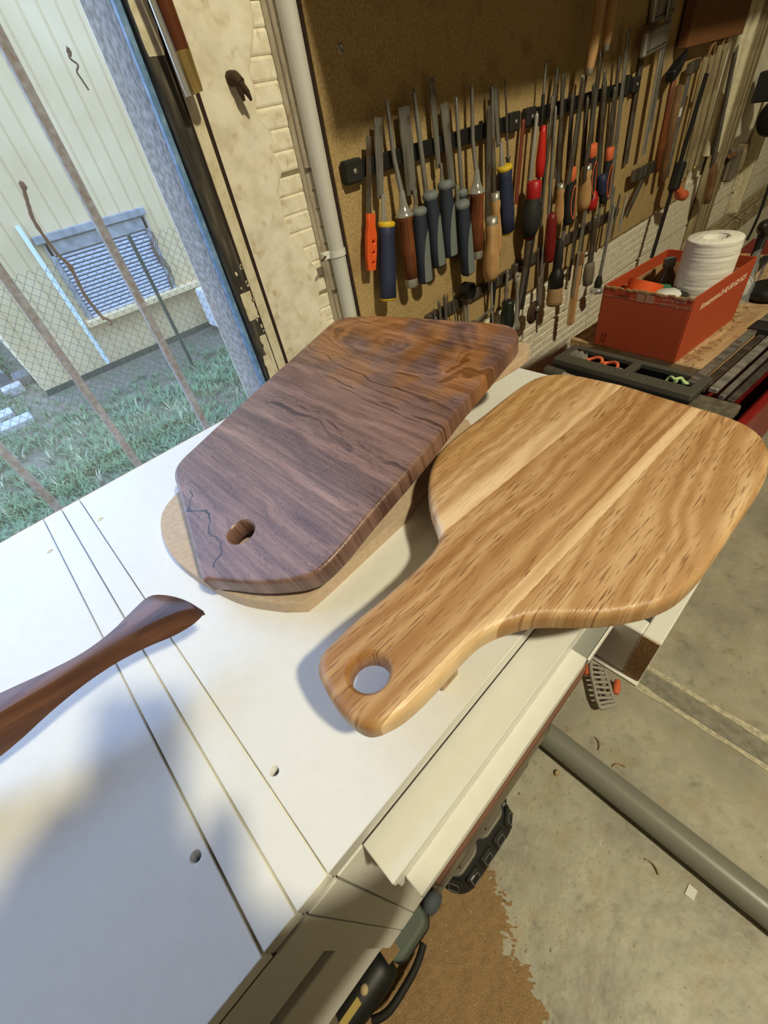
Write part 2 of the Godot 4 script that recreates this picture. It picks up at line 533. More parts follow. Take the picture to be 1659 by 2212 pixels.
	# woods
	M.beech = wood_mat(col(180, 136, 88), col(202, 160, 110), col(216, 178, 130), 131)
	M.mahogany = wood_mat(col(92, 46, 22), col(122, 66, 34), col(146, 84, 46), 134)
	M.old_wood = wood_mat(col(96, 66, 42), col(128, 92, 60), col(152, 116, 80), 137, 0.7)
	M.beam = wood_mat(col(104, 66, 50), col(136, 92, 72), col(154, 110, 88), 140, 0.75)
	M.plank_grey = wood_mat(col(90, 84, 70), col(116, 108, 92), col(140, 130, 112), 143, 0.9)
	M.post_wood = wood_mat(col(110, 96, 70), col(156, 140, 108), col(180, 166, 134), 146, 0.8)
	M.ply = wood_mat(col(170, 140, 100), col(192, 164, 124), col(210, 184, 146), 149, 0.7)
	M.oak = oak_mat()
	M.walnut = walnut_mat()
	M.walnut_piece = wood_mat(col(58, 38, 32), col(92, 62, 50), col(120, 84, 66), 152, 0.36, 0.14, true)
	M.rail_wood = wood_mat(col(110, 96, 70), col(156, 140, 108), col(180, 166, 134), 155, 0.8, 0.16, true)

# oak board: three staves with paler sapwood strips, dark open pores along the length. u = x 0.0..0.62, v = z -0.32..0.03
func oak_mat() -> StandardMaterial3D:
	var w := 1280
	var h := 736
	var warp := streak(w, h, 16, 8, 0.03, 201, 3)
	var wide := streak(w, h, 32, 2, 0.03, 202, 3)
	var fine := streak(w, h, 16, 1, 0.22, 203, 2)
	var fine2 := streak(w, h, 8, 1, 0.3, 207, 2)
	var blot := streak(w, h, 12, 4, 0.05, 204, 4)
	var d := PackedByteArray()
	d.resize(w * h * 3)
	var i := 0
	for y in h:
		var z := -0.32 + 0.35 * y / h
		for x in w:
			var px := 0.62 * x / w
			var wv := warp[i] / 255.0 - 0.5
			# staves: seam lines at z = -0.193 + .027 (x - .2) and z = -0.0945 + .026 (x - .17)
			var s1 := z - (-0.1935 + 0.027 * (px - 0.2))
			var s2 := z - (-0.0945 + 0.026 * (px - 0.17))
			var r := 0.745
			var g := 0.578
			var b := 0.392
			var ang := 0.0
			var tone := 0.0
			if s1 < 0.0:
				ang = 0.10
				tone = 0.03
				if s1 > -0.030:
					tone = 0.115 * smoothstep(-0.030, -0.016, s1)
			elif s2 < 0.0:
				ang = -0.02
				tone = -0.055
				if s2 > -0.012:
					tone = 0.12
			else:
				ang = 0.13
				tone = -0.01
				var cy := z + 0.028
				var cx := px - 0.50
				wv += 0.9 * exp(-(cx * cx * 90.0 + cy * cy * 900.0))
				if z > -0.02:
					tone += 0.08 * smoothstep(-0.02, 0.0, z)
			if px < 0.17 and z > -0.118:
				tone += 0.08 * smoothstep(-0.118, -0.106, z) * (1.0 - smoothstep(0.10, 0.17, px))
			var ph := (z + ang * px * 0.6) * 330.0 + wv * 5.5
			var band := 0.5 + 0.5 * sin(ph + 1.4 * sin(ph * 0.37 + 1.0))
			var t := tone + (wide[i] / 255.0 - 0.5) * 0.10 + (band - 0.5) * 0.115 + (blot[i] / 255.0 - 0.5) * 0.05
			r += t * 0.85
			g += t
			b += t * 1.02
			# pores, thicker where the growth ring is open
			var pf := fine[i] / 255.0
			var pf2 := fine2[i] / 255.0
			var po := clampf((0.40 - pf) * 5.0, 0, 1) * (0.30 + 0.70 * band) * 0.85 + clampf((0.28 - pf2) * 5.0, 0, 1) * 0.30
			if s1 < 0.0 and s1 > -0.022:
				po *= 0.35
			if s2 < 0.0 and s2 > -0.012:
				po *= 0.3
			r -= po * 0.31
			g -= po * 0.30
			b -= po * 0.25
			d[i * 3] = int(clampf(r, 0, 1) * 255)
			d[i * 3 + 1] = int(clampf(g, 0, 1) * 255)
			d[i * 3 + 2] = int(clampf(b, 0, 1) * 255)
			i += 1
	var m := StandardMaterial3D.new()
	m.albedo_texture = ImageTexture.create_from_image(Image.create_from_data(w, h, false, Image.FORMAT_RGB8, d))
	m.uv1_scale = Vector3(1 / 0.62, 1 / 0.35, 1)
	m.uv1_offset = Vector3(0.0, 0.32 / 0.35, 0)
	m.roughness = 0.42
	m.normal_enabled = true
	m.normal_texture = normal_of(fine, w, h, 1.6)
	m.normal_scale = 0.4
	return m

# walnut board: grain across the board (along z), a burr with swirling amber figure at the far end, spalt line by the tip.
# u = x 0.0..0.54, v = z -0.66..-0.24
func walnut_mat() -> StandardMaterial3D:
	var w := 1120
	var h := 870
	var w1 := noise(w, h, 0.004, 301, 4)
	var w2 := noise(w, h, 0.005, 302, 4)
	var fine := streak(w, h, 1, 6, 0.24, 303, 2)
	var fib := streak(w, h, 1, 20, 0.07, 304, 3)
	var fleck := streak(w, h, 1, 5, 0.12, 306, 2)
	var wide := streak(w, h, 2, 40, 0.02, 305, 3)
	var d := PackedByteArray()
	d.resize(w * h * 3)
	var i := 0
	for y in h:
		var z := -0.66 + 0.42 * y / h
		for x in w:
			var px := 0.54 * x / w
			var n1 := w1[i] / 255.0 - 0.5
			var n2 := w2[i] / 255.0 - 0.5
			# burr at the far end: rings bend round an eye
			var ex := px - 0.435
			var ez := z + 0.475
			var far := smoothstep(0.27, 0.40, px + 0.10 * (z + 0.45))
			var dist := sqrt(ex * ex * 2.2 + ez * ez * 0.55)
			var lin := px + 0.10 * (z + 0.45) * far + 0.012 * sin(z * 16.0)
			var ph := lerpf((lin + n1 * 0.016) * 330.0, (dist + n1 * 0.050 + n2 * 0.03) * 190.0, far)
			var band := 0.5 + 0.5 * sin(ph + 1.7 * sin(ph * 0.31))
			var band2 := 0.5 + 0.5 * sin(ph * 0.23 + 2.0 + n2 * 3.0)
			var r := 0.462
			var g := 0.348
			var b := 0.308
			var amber := far * smoothstep(-0.22, 0.28, n2 * 0.8 + n1 * 0.4 + 0.24 - absf(ex - 0.015) * 2.4 - absf(ez + 0.02) * 0.7)
			r = lerpf(r, 0.60, amber); g = lerpf(g, 0.405, amber); b = lerpf(b, 0.245, amber)
			var t := (wide[i] / 255.0 - 0.5) * 0.13 + (band - 0.5) * (0.03 + 0.05 * far) + (band2 - 0.5) * (0.03 + 0.04 * far)
			# dark ink lines where rings crowd, strongest in the middle of the board
			var mid := smoothstep(0.20, 0.26, px) * (1.0 - smoothstep(0.42, 0.50, px))
			var ink := smoothstep(0.84, 0.99, band2 * 0.72 + 0.28 * band + n2 * 0.30 + (z + 0.45) * 0.25) * (0.12 + 0.88 * mid)
			t -= ink * 0.20
			t += smoothstep(0.84, 0.97, 0.5 + 0.5 * sin(px * 120.0 + n1 * 2.4)) * 0.07 * (1.0 - far)
			r += t; g += t * 0.84; b += t * 0.74
			var po := clampf((0.36 - fine[i] / 255.0) * 5.0, 0, 1) * 0.85 * (1.0 - 0.6 * far)
			var fb := (fib[i] / 255.0 - 0.5) * 0.15
			r += fb - po * 0.15; g += fb - po * 0.125; b += fb - po * 0.11
			# spalt line: a thin dark wandering line beside the tip, and pale flecks
			var sline := 0.050 - (z + 0.42) * 0.24 + n2 * 0.032 + 0.006 * sin(z * 110.0)
			if z > -0.505 and z < -0.365 and absf(px - sline) < 0.0011:
				r = 0.17; g = 0.13; b = 0.13
			if px < 0.10 and fleck[i] > 216 and n1 > 0.02 and px > sline - 0.02:
				r += 0.22; g += 0.16; b += 0.10
			d[i * 3] = int(clampf(r, 0, 1) * 255)
			d[i * 3 + 1] = int(clampf(g, 0, 1) * 255)
			d[i * 3 + 2] = int(clampf(b, 0, 1) * 255)
			i += 1
	var m := StandardMaterial3D.new()
	m.albedo_texture = ImageTexture.create_from_image(Image.create_from_data(w, h, false, Image.FORMAT_RGB8, d))
	m.uv1_scale = Vector3(1 / 0.54, 1 / 0.42, 1)
	m.uv1_offset = Vector3(0.0, 0.66 / 0.42, 0)
	m.roughness = 0.33
	m.normal_enabled = true
	m.normal_texture = normal_of(fine, w, h, 1.6)
	m.normal_scale = 0.35
	return m

# ---------------------------------------------------------------- scene
func _ready() -> void:
	# camera: a phone's very wide lens held over the table, looking down and to the right
	var cam := Camera3D.new()
	cam.name = "camera"
	cam.position = Vector3(0, 1.27, 0)
	cam.rotation = Vector3(-0.76128, -0.62528, -0.21773)
	cam.fov = 101.18
	cam.near = 0.02
	cam.far = 200.0
	add_child(cam)
	cam.make_current()
	# overcast, bluish daylight outside
	var we := WorldEnvironment.new()
	we.name = "world_environment"
	var env := Environment.new()
	env.background_mode = Environment.BG_SKY
	var sky := Sky.new()
	var sm := ProceduralSkyMaterial.new()
	sm.sky_top_color = Color(0.60, 0.73, 0.95)
	sm.sky_horizon_color = Color(0.76, 0.84, 0.95)
	sm.sky_curve = 0.25
	sm.ground_horizon_color = Color(0.42, 0.45, 0.42)
	sm.ground_bottom_color = Color(0.25, 0.27, 0.24)
	sm.sun_angle_max = 0.0
	sm.energy_multiplier = SKY_ENERGY
	sky.sky_material = sm
	env.sky = sky
	env.background_energy_multiplier = 1.0
	env.tonemap_mode = Environment.TONE_MAPPER_LINEAR
	env.tonemap_exposure = EXPOSURE
	env.sdfgi_enabled = true
	env.ssao_enabled = true
	env.ssil_enabled = true
	we.environment = env
	add_child(we)
	make_materials()
	build_lamp()
	build_shell()
	build_window()
	build_yard()
	build_table()
	build_boards()
	build_tool_wall()
	build_trolley()
	build_floor_things()
	build_photographer()

const SKY_ENERGY := 6.3
const EXPOSURE := 1.0
const LAMP_AT := Vector3(0.42, 3.3, 1.6)
const LAMP_ENERGY := 7.7

# a bell lamp under the ceiling, warm
func build_lamp() -> void:
	var l := thing("pendant_lamp", "enamelled bell lamp hanging from the workshop ceiling", "lamp", LAMP_AT)
	var b := B.new()
	b.lathe([Vector2(0.05, 0.26), Vector2(0.06, 0.20), Vector2(0.16, 0.10), Vector2(0.22, 0.0), Vector2(0.22, 0.0), Vector2(0.215, 0.0), Vector2(0.155, 0.095), Vector2(0.055, 0.19)], 32)
	obj("lamp_shade", b, mat(col(60, 66, 62), 0.4), l)
	b = B.new().lathe([Vector2(0.0, 0.20), Vector2(0.02, 0.20), Vector2(0.02, 0.42), Vector2(0.0, 0.42)], 12)
	obj("lamp_stem", b, M.black, l)
	b = B.new().lathe([Vector2(0.0, 0.012), Vector2(0.07, 0.03), Vector2(0.10, 0.075), Vector2(0.07, 0.13), Vector2(0.0, 0.16)], 24)
	var gm := mat(col(255, 226, 176), 0.5)
	gm.emission_enabled = true
	gm.emission = Color(1.0, 0.94, 0.78)
	gm.emission_energy_multiplier = 3.0
	obj("lamp_bulb", b, gm, l)
	var o := OmniLight3D.new()
	o.name = "lamp_light"
	o.light_color = Color(1.0, 0.96, 0.82)
	o.light_energy = LAMP_ENERGY
	o.light_size = 0.10
	o.omni_range = 14.0
	o.omni_attenuation = 2.0
	o.shadow_enabled = true
	o.position = Vector3(0, -0.03, 0)
	l.add_child(o)

# ---------------------------------------------------------------- room
func build_shell() -> void:
	# floor: a concrete slab; a filled trench with two mortar edges runs towards the wall
	var fl := struct("floor", B.new().box(Vector3(1.6, -0.06, 1.75), Vector3(9.6, 0.12, 5.4)), M.concrete)
	obj("trench_fill", B.new().box(Vector3(0.757, 0.0004, 1.6), Vector3(0.05, 0.002, 4.6)), M.trench, fl)
	var rg := RandomNumberGenerator.new()
	rg.seed = 5
	for x in [0.792, 0.722]:
		var o := PackedVector2Array()
		var back := PackedVector2Array()
		for k in 90:
			var z := -0.7 + 4.6 * k / 89.0
			var hw := 0.0075 + rg.randf_range(-0.003, 0.004)
			o.append(Vector2(x - hw, z))
			back.append(Vector2(x + hw + rg.randf_range(-0.002, 0.003), z))
		back.reverse()
		o.append_array(back)
		obj("mortar_line", B.new().plate(o, -0.004, 0.0028, 0.0), M.mortar, fl)
	# wall at the back with the window opening x -0.95 .. 0.336, y 0.80 .. 1.95; right of the window a pillar set back 25 mm
	var bw := B.new()
	bw.box(Vector3(-2.075, 1.8, -0.83), Vector3(2.25, 3.6, 0.12))
	bw.box(Vector3(-0.307, 0.40, -0.83), Vector3(1.286, 0.80, 0.12))
	bw.box(Vector3(-0.307, 2.775, -0.83), Vector3(1.286, 1.65, 0.12))
	bw.box(Vector3(0.442, 1.8, -0.842), Vector3(0.212, 3.6, 0.09))
	bw.box(Vector3(3.474, 1.8, -0.828), Vector3(5.852, 3.6, 0.112))
	var wb := struct("wall_back", bw, M.plaster)
	# clay blocks with ribbed faces, painted over, where they show
	var ribs := []
	for k in 7:
		var y0 := 0.004 + k * 0.0274
		ribs.append_array([Vector2(y0, -0.014), Vector2(y0 + 0.0015, -0.0055), Vector2(y0 + 0.004, -0.0008), Vector2(y0 + 0.0235, 0.0), Vector2(y0 + 0.0258, -0.005)])
	ribs.append(Vector2(0.192, -0.014))
	var shapes := []
	for v in 3:
		var sec := []
		for p in ribs:
			sec.append(Vector2(p.x, p.y * [0.30, 0.08, 0.18][v]))
		sec.append(Vector2(0.192, -0.03))
		sec.append(Vector2(0.004, -0.03))
		shapes.append(B.new().extrude_x(sec, 0.003, 0.397).done())
	rg.seed = 9
	var narrow := []
	for p in ribs:
		narrow.append(Vector2(p.x, p.y * 0.2))
	narrow.append(Vector2(0.192, -0.03))
	narrow.append(Vector2(0.004, -0.03))
	var narrow_mesh := B.new().extrude_x(narrow, 0.002, 0.154).done()
	for row in 8:
		var y := 0.03 + row * 0.196
		if y < 0.1:
			continue
		# the pillar beside the window, set back
		obj("clay_block", narrow_mesh, M.block, wb).position = Vector3(0.393, y, -0.785)
		# the wall right of it: a course end shows beside the pipe, whole blocks only below the tool board
		var x := 0.5475 - (0.2 if row % 2 == 1 else 0.0)
		while x < 4.4:
			if x < 0.6 or y + 0.2 < 0.86:
				var o2 := obj("clay_block", shapes[rg.randi() % 3], M.block, wb)
				o2.position = Vector3(x, y, -0.760 + rg.randf_range(-0.0015, 0.001))
				if x < 0.5:
					o2.scale.x = 0.49
					o2.position.x = 0.5475
			x += 0.4
	# the other walls, thick, and the ceiling
	struct("wall_left", B.new().box(Vector3(-3.26, 1.8, 1.75), Vector3(0.12, 3.6, 5.4)), M.inner_wall)
	struct("wall_right", B.new().box(Vector3(6.46, 1.8, 1.75), Vector3(0.12, 3.6, 5.4)), M.inner_wall)
	struct("wall_front", B.new().box(Vector3(1.6, 1.8, 4.51), Vector3(9.84, 3.6, 0.12)), M.inner_wall)
	struct("ceiling", B.new().box(Vector3(1.6, 3.66, 1.75), Vector3(9.84, 0.12, 5.64)), M.inner_wall)

# ---------------------------------------------------------------- window
func flake(rg: RandomNumberGenerator, c: Vector2, r: float) -> PackedVector2Array:
	var o := PackedVector2Array()
	var n := rg.randi_range(6, 9)
	for k in n:
		var a := TAU * k / n
		o.append(c + Vector2(cos(a) * r * rg.randf_range(0.5, 1.0) * 0.7, sin(a) * r * rg.randf_range(0.7, 1.5)))
	return o

func build_window() -> void:
	var w := Node3D.new()
	w.name = "window_1"
	w.set_meta("kind", "structure")
	add_child(w)
	# cement reveal on the right, sill, head
	obj("cement_reveal", B.new().box(Vector3(0.3475, 1.375, -0.825), Vector3(0.025, 1.16, 0.115)), M.cement, w)
	obj("sill", B.new().box(Vector3(-0.307, 0.79, -0.825), Vector3(1.286, 0.03, 0.13), 0.004), M.cement, w)
	obj("blue_edge", B.new().box(Vector3(0.3315, 1.375, -0.7655), Vector3(0.009, 1.15, 0.012), 0.002), M.blue_steel, w)
	obj("window_pane", B.new().box(Vector3(-0.307, 1.375, -0.792), Vector3(1.296, 1.15, 0.004)), M.glass, w)
	# rusty square bars outside the pane
	for k in 9:
		var x := 0.213 - 0.1505 * k
		if x < -0.93:
			break
		obj("window_bar", B.new().box(Vector3(x, 1.375, -0.85), Vector3(0.0125, 1.16, 0.0125), 0.0012), M.bar, w)
	# frame: a rotten post with cream paint left at its top and foot, a thin gap, a cream board, a dark gap
	var tr := Node3D.new()
	tr.name = "trim_1"
	tr.set_meta("kind", "structure")
	add_child(tr)
	obj("rotten_post", B.new().box(Vector3(0.3505, 1.45, -0.762), Vector3(0.027, 1.7, 0.026), 0.003), M.rotten, tr)
	var rg := RandomNumberGenerator.new()
	rg.seed = 31
	# paint left on the post: ragged plates
	for band in [[1.355, 1.95, 0.90], [0.62, 0.965, 0.93], [0.965, 1.0, 0.55], [1.03, 1.075, 0.35]]:
		var o := PackedVector2Array()
		var back := PackedVector2Array()
		var n := int((band[1] - band[0]) / 0.008) + 3
		for k in n:
			var y: float = lerpf(band[0], band[1], float(k) / (n - 1))
			var cut: float = 0.0265 * (1.0 - band[2]) + absf(rg.randfn(0.0, 0.003))
			o.append(Vector2(0.3372 + cut * (1.0 if band[0] < 1.0 else 0.3), y))
			back.append(Vector2(0.3638 - (absf(rg.randfn(0.0, 0.002)) if band[0] > 1.0 else 0.0003), y))
		back.reverse()
		o.append_array(back)
		var b := B.new()
		b.t = Transform3D(Basis(Vector3(1, 0, 0), Vector3(0, 0, 1), Vector3(0, -1, 0)), Vector3(0, 0, -0.7495))
		var o2 := PackedVector2Array()
		for p in o:
			o2.append(Vector2(p.x, -p.y))
		b.plate(o2, 0.0, 0.0011)
		obj("paint_layer", b, M.cream_paint, tr)
	for k in 12:
		var b := B.new()
		b.t = Transform3D(Basis(Vector3(1, 0, 0), Vector3(0, 0, 1), Vector3(0, -1, 0)), Vector3(0, 0, -0.7496))
		var c := Vector2(rg.randf_range(0.342, 0.360), -rg.randf_range(0.99, 1.15))
		if k < 9:
			c.x = rg.randf_range(0.361, 0.3635)
		b.plate(flake(rg, c, rg.randf_range(0.002, 0.004)), 0.0, 0.0012)
		obj("paint_flake", b, M.cream_paint, tr)
	obj("thin_gap", B.new().box(Vector3(0.3652, 1.45, -0.757), Vector3(0.0032, 1.7, 0.013)), M.gap, tr)
	obj("cream_board", B.new().box(Vector3(0.3755, 1.45, -0.760), Vector3(0.0185, 1.7, 0.021), 0.0012), M.cream_paint, tr)
	obj("dark_gap", B.new().box(Vector3(0.3885, 1.45, -0.765), Vector3(0.008, 1.7, 0.024)), M.gap, tr)
	# plaster skin over the blocks beside the frame, thinner towards the pipe
	var pl := PackedVector2Array()
	var pts := []
	for k in 60:
		var y := 0.55 + 1.4 * k / 59.0
		pts.append(Vector2(0.522 + 0.022 * sin(y * 9.0) + 0.012 * sin(y * 37.0) + rg.randf_range(-0.008, 0.008), -y))
	pl.append(Vector2(0.3915, -0.55))
	for p in pts:
		pl.append(p)
	pl.append(Vector2(0.3915, -1.95))
	var b2 := B.new()
	b2.t = Transform3D(Basis(Vector3(1, 0, 0), Vector3(0, 0, 1), Vector3(0, -1, 0)), Vector3(0, 0, -0.790))
	b2.plate(pl, 0.0, 0.0085, 0.004)
	obj("plaster_skin", b2, M.plaster, tr)

	# chrome rod and brown tube hanging by the frame
	var h := thing("hanging_tool", "chrome rod lying along a brown tube with a brassy tip, hung on the window frame", "tool", Vector3(0.372, 1.318, -0.722))
	obj("chrome_rod", B.new().tube([Vector3(-0.013, -0.004, 0.002), Vector3(-0.020, 0.10, 0.004), Vector3(-0.026, 0.16, 0.006), Vector3(-0.029, 0.30, 0.006), Vector3(-0.028, 0.5, 0.0)], 0.0042, 12), M.chrome, h)
	obj("brown_tube", B.new().tube([Vector3(0.0, 0.035, 0), Vector3(-0.006, 0.12, 0), Vector3(-0.008, 0.5, 0)], [0.0095, 0.0115, 0.012], 16), mat(col(96, 52, 30), 0.3), h)
	obj("brass_tip", B.new().tube([Vector3(0.002, -0.002, 0), Vector3(0.001, 0.004, 0), Vector3(0.0, 0.036, 0)], [0.0075, 0.0088, 0.0097], 16), M.brass, h)
	# broken rusty hook in the plaster
	var hk := thing("broken_hook", "broken rusty wall hook with a forked end sticking out of the cream plaster", "hook", Vector3(0.463, 1.323, -0.781))
	obj("stub", B.new().tube([Vector3(0, 0.006, -0.004), Vector3(0.001, 0.004, 0.012), Vector3(0.004, -0.002, 0.02)], [0.009, 0.0085, 0.006], 9), M.rusty, hk)
	obj("prong", B.new().tube([Vector3(0.002, 0.0, 0.016), Vector3(0.008, -0.012, 0.021), Vector3(0.012, -0.021, 0.02)], [0.006, 0.0045, 0.002], 8), M.rusty, hk)
	obj("prong", B.new().tube([Vector3(0.001, 0.0, 0.014), Vector3(0.001, -0.012, 0.016), Vector3(0.003, -0.02, 0.015)], [0.006, 0.004, 0.002], 8), M.rusty, hk)
	# white conduit with its clip
	var c := thing("conduit_pipe", "white plastic conduit pipe running up the painted wall beside the tool board", "pipe", Vector3(0.56, 0.05, -0.742))
	obj("pipe", B.new().tube([Vector3(0, 0.854, 0), Vector3(0, 1.0, 0), Vector3(0.001, 2.0, 0), Vector3(0, 3.5, 0)], 0.0145, 20), M.pvc, c)
	for y in [1.03, 2.2]:
		var cl := B.new()
		cl.lathe([Vector2(0.0148, y - 0.005), Vector2(0.0165, y - 0.005), Vector2(0.0165, y - 0.005), Vector2(0.0165, y + 0.005), Vector2(0.0165, y + 0.005), Vector2(0.0148, y + 0.005)], 20)
		cl.box(Vector3(-0.022, y, -0.008), Vector3(0.016, 0.012, 0.010), 0.001)
		var ci := obj("pipe_clip", cl, M.white_plastic, c)
		obj("clip_screw", B.new().tube([Vector3(-0.026, y, -0.004), Vector3(-0.040, y - 0.003, 0.002)], 0.002, 8), M.rusty, ci)

# ---------------------------------------------------------------- yard outside
func build_yard() -> void:
	var rg := RandomNumberGenerator.new()
	rg.seed = 77
	var g := struct("yard_ground", B.new().box(Vector3(0.3, -0.25, -5.9), Vector3(14.0, 0.5, 10.02)), M.earth)
	g.set_meta("label", "grass and bare earth of the yard")
	# grass: blades in clumps, thin near the house wall
	var bl := B.new()
	for k in 7:
		var a := rg.randf() * TAU
		var d := Vector3(cos(a), 0, sin(a))
		var s := Vector3(-d.z, 0, d.x) * 0.0028
		var b0 := d * 0.012 * rg.randf()
		var m := b0 + d * 0.016 + Vector3(0, 0.035, 0)
		var e := b0 + d * rg.randf_range(0.03, 0.055) + Vector3(0, rg.randf_range(0.035, 0.07), 0)
		bl.tri(b0 - s, b0 + s, m + s, 4).tri(b0 - s, m + s, m - s, 4).tri(m - s, m + s, e, 4)
	var mm := MultiMesh.new()
	mm.transform_format = MultiMesh.TRANSFORM_3D
	mm.use_colors = true
	mm.mesh = bl.done()
	var n := FastNoiseLite.new()
	n.seed = 3
	n.frequency = 0.9
	n.fractal_octaves = 3
	var xf := []
	var cs := []
	for k in 26000:
		var p := Vector3(rg.randf_range(-2.6, 2.6), 0.0, rg.randf_range(-6.2, -0.95))
		if p.z < -4.2 and p.x > 0.05:
			continue
		var dry := smoothstep(-3.0, -4.1, p.z) * smoothstep(-0.6, 0.4, p.x)
		var v := n.get_noise_2d(p.x, p.z) * 0.8 + 0.35
		if rg.randf() < dry * 1.15 or v < rg.randf() * 0.55 - 0.12:
			continue
		var sc := rg.randf_range(0.6, 1.35) * (1.0 - 0.4 * dry)
		xf.append(Transform3D(Basis(Vector3.UP, rg.randf() * TAU).scaled(Vector3(sc, sc, sc)), p))
		var tone := rg.randf()
		cs.append(Color(0.085, 0.175, 0.075).lerp(Color(0.21, 0.33, 0.15), tone) if tone < 0.94 else Color(0.44, 0.46, 0.30))
	mm.instance_count = xf.size()
	for k in xf.size():
		mm.set_instance_transform(k, xf[k])
		mm.set_instance_color(k, cs[k])
	var gi := MultiMeshInstance3D.new()
	gi.name = "grass"
	gi.multimesh = mm
	var gm := mat(Color.WHITE, 0.7)
	gm.vertex_color_use_as_albedo = true
	gm.cull_mode = BaseMaterial3D.CULL_DISABLED
	gi.material_override = gm
	add_child(gi)
	tag(gi, "rough green grass of the yard under the barred window", "grass", "", "stuff")

	# neighbour's shed: cream ribbed sheets, one window with a louvred shutter
	var hs := thing("neighbour_shed", "cream ribbed sheet metal shed seen through the barred window", "building", Vector3(0.066, 0.0, -4.3))
	var px := 0.0
	var kk := 0
	while px < 4.4:
		var sec := B.new()
		var wdt := 0.11
		# a sheet with a narrow swage at its edge
		var pf := [Vector2(0, 0), Vector2(wdt - 0.024, 0), Vector2(wdt - 0.019, -0.007), Vector2(wdt - 0.009, -0.007), Vector2(wdt - 0.004, 0), Vector2(wdt, 0)]
		for q in pf.size() - 1:
			sec.quad(Vector3(pf[q].x, 0, pf[q].y), Vector3(pf[q + 1].x, 0, pf[q + 1].y), Vector3(pf[q + 1].x, 4.2, pf[q + 1].y), Vector3(pf[q].x, 4.2, pf[q].y))
		sec.box(Vector3(wdt / 2, 2.1, -0.03), Vector3(wdt, 4.2, 0.03))
		var sh := obj("wall_sheet", sec, M.siding, hs)
		sh.position.x = px
		px += wdt
		kk += 1
	obj("side_wall", B.new().box(Vector3(0.02, 2.1, -2.06), Vector3(0.04, 4.2, 4.0)), M.siding, hs)
	obj("base_flashing", B.new().box(Vector3(2.2, 0.02, 0.006), Vector3(4.4, 0.05, 0.012)), M.post_green, hs)
	obj("roof", B.new().box(Vector3(2.2, 4.25, -2.0), Vector3(4.8, 0.1, 4.5)), M.grey_trim, hs)
	# window: x 0.57..1.37 (from the corner), y 0.38..0.98
	obj("window_lintel", B.new().box(Vector3(0.955, 0.955, 0.015), Vector3(0.83, 0.05, 0.05), 0.004), M.grey_trim, hs)
	obj("shutter_box", B.new().box(Vector3(0.965, 0.885, 0.008), Vector3(0.76, 0.085, 0.03), 0.004), M.grey_trim, hs)
	for wx in [0.595, 1.335]:
		obj("window_frame", B.new().box(Vector3(wx, 0.66, 0.008), Vector3(0.035, 0.53, 0.03), 0.003), M.grey_trim, hs)
	obj("window_sill", B.new().box(Vector3(1.04, 0.375, 0.03), Vector3(0.99, 0.045, 0.10), 0.005), M.sill_stone, hs)
	var shu := obj("roller_shutter", B.new().box(Vector3(0.965, 0.62, -0.002), Vector3(0.71, 0.45, 0.006)), M.shutter_gap, hs)
	for r in 17:
		var sl := B.new().box(Vector3(0.965, 0.408 + r * 0.0262, 0.006), Vector3(0.70, 0.0175, 0.012), 0.004)
		obj("shutter_slat", sl, M.shutter, shu)
	# white pole on the shed wall
	tag(obj("wall_pole", B.new().tube([Vector3(0.590, 0.06, -4.27), Vector3(0.568, 1.06, -4.27)], 0.016, 10), M.post_white), "pale blue-white pole standing against the cream shed left of its shutter", "pole")
	# air conditioner's outdoor unit at the right
	var ac := thing("outdoor_unit", "white outdoor air conditioning unit at the foot of the cream shed", "air conditioner", Vector3(1.80, 0.0, -4.08))
	obj("casing", B.new().box(Vector3(0, 0.20, 0), Vector3(0.56, 0.32, 0.22), 0.015), M.ac_white, ac)
	obj("fan_grille", B.new().lathe([Vector2(0.0, 0.0), Vector2(0.125, 0.0), Vector2(0.125, 0.0), Vector2(0.13, 0.006), Vector2(0.13, 0.006), Vector2(0.135, 0.0)], 28), M.ac_dark, ac)
	ac.get_node("fan_grille").position = Vector3(0.02, 0.2, 0.111)
	ac.get_node("fan_grille").rotation.x = PI / 2
	obj("foot", B.new().box(Vector3(-0.2, 0.02, 0), Vector3(0.05, 0.04, 0.26)), M.ac_dark, ac)
	obj("foot", B.new().box(Vector3(0.2, 0.02, 0), Vector3(0.05, 0.04, 0.26)), M.ac_dark, ac)
	# fence: woven diamond wire from x -2 to 2.4 at z -3.49, a green post
	var fe := thing("wire_fence", "chain-link fence of thin dark wire standing in front of the cream shed", "fence", Vector3(0, 0, -3.49))
	var fb := B.new()
	var s := 0.056
	var tops := 0.92
	var nn := int(4.6 / s)
	for i in nn:
		for dir in [-1.0, 1.0]:
			var x0 := -2.0 + i * s
			var path := []
			var steps := int(tops / (s * 0.5))
			for k in steps + 1:
				var yy := 0.0 + k * s * 0.5
				var xx: float = x0 + (s * 0.25 if (k % 2 == 0) else -s * 0.25) * dir + s * 0.25 * dir
				path.append(Vector3(xx, yy, 0.0015 * dir))
			for k in path.size() - 1:
				var a: Vector3 = path[k]
				var c: Vector3 = path[k + 1]
				var d := (c - a).normalized()
				var u := Vector3(-d.y, d.x, 0) * 0.0011
				var ww := Vector3(0, 0, 0.0011)
				fb.quad(a - u, c - u, c + ww, a + ww, 7).quad(a + ww, c + ww, c + u, a + u, 7).quad(a + u, c + u, c - u, a - u, 7)
	var wm := obj("wire_mesh", fb, M.mesh_wire, fe)
	wm.set_meta("kind", "stuff")
	for x in [1.01, -1.6]:
		obj("fence_post", B.new().box(Vector3(x, 0.46, -0.012), Vector3(0.022, 0.92, 0.022), 0.003), M.post_green, fe)
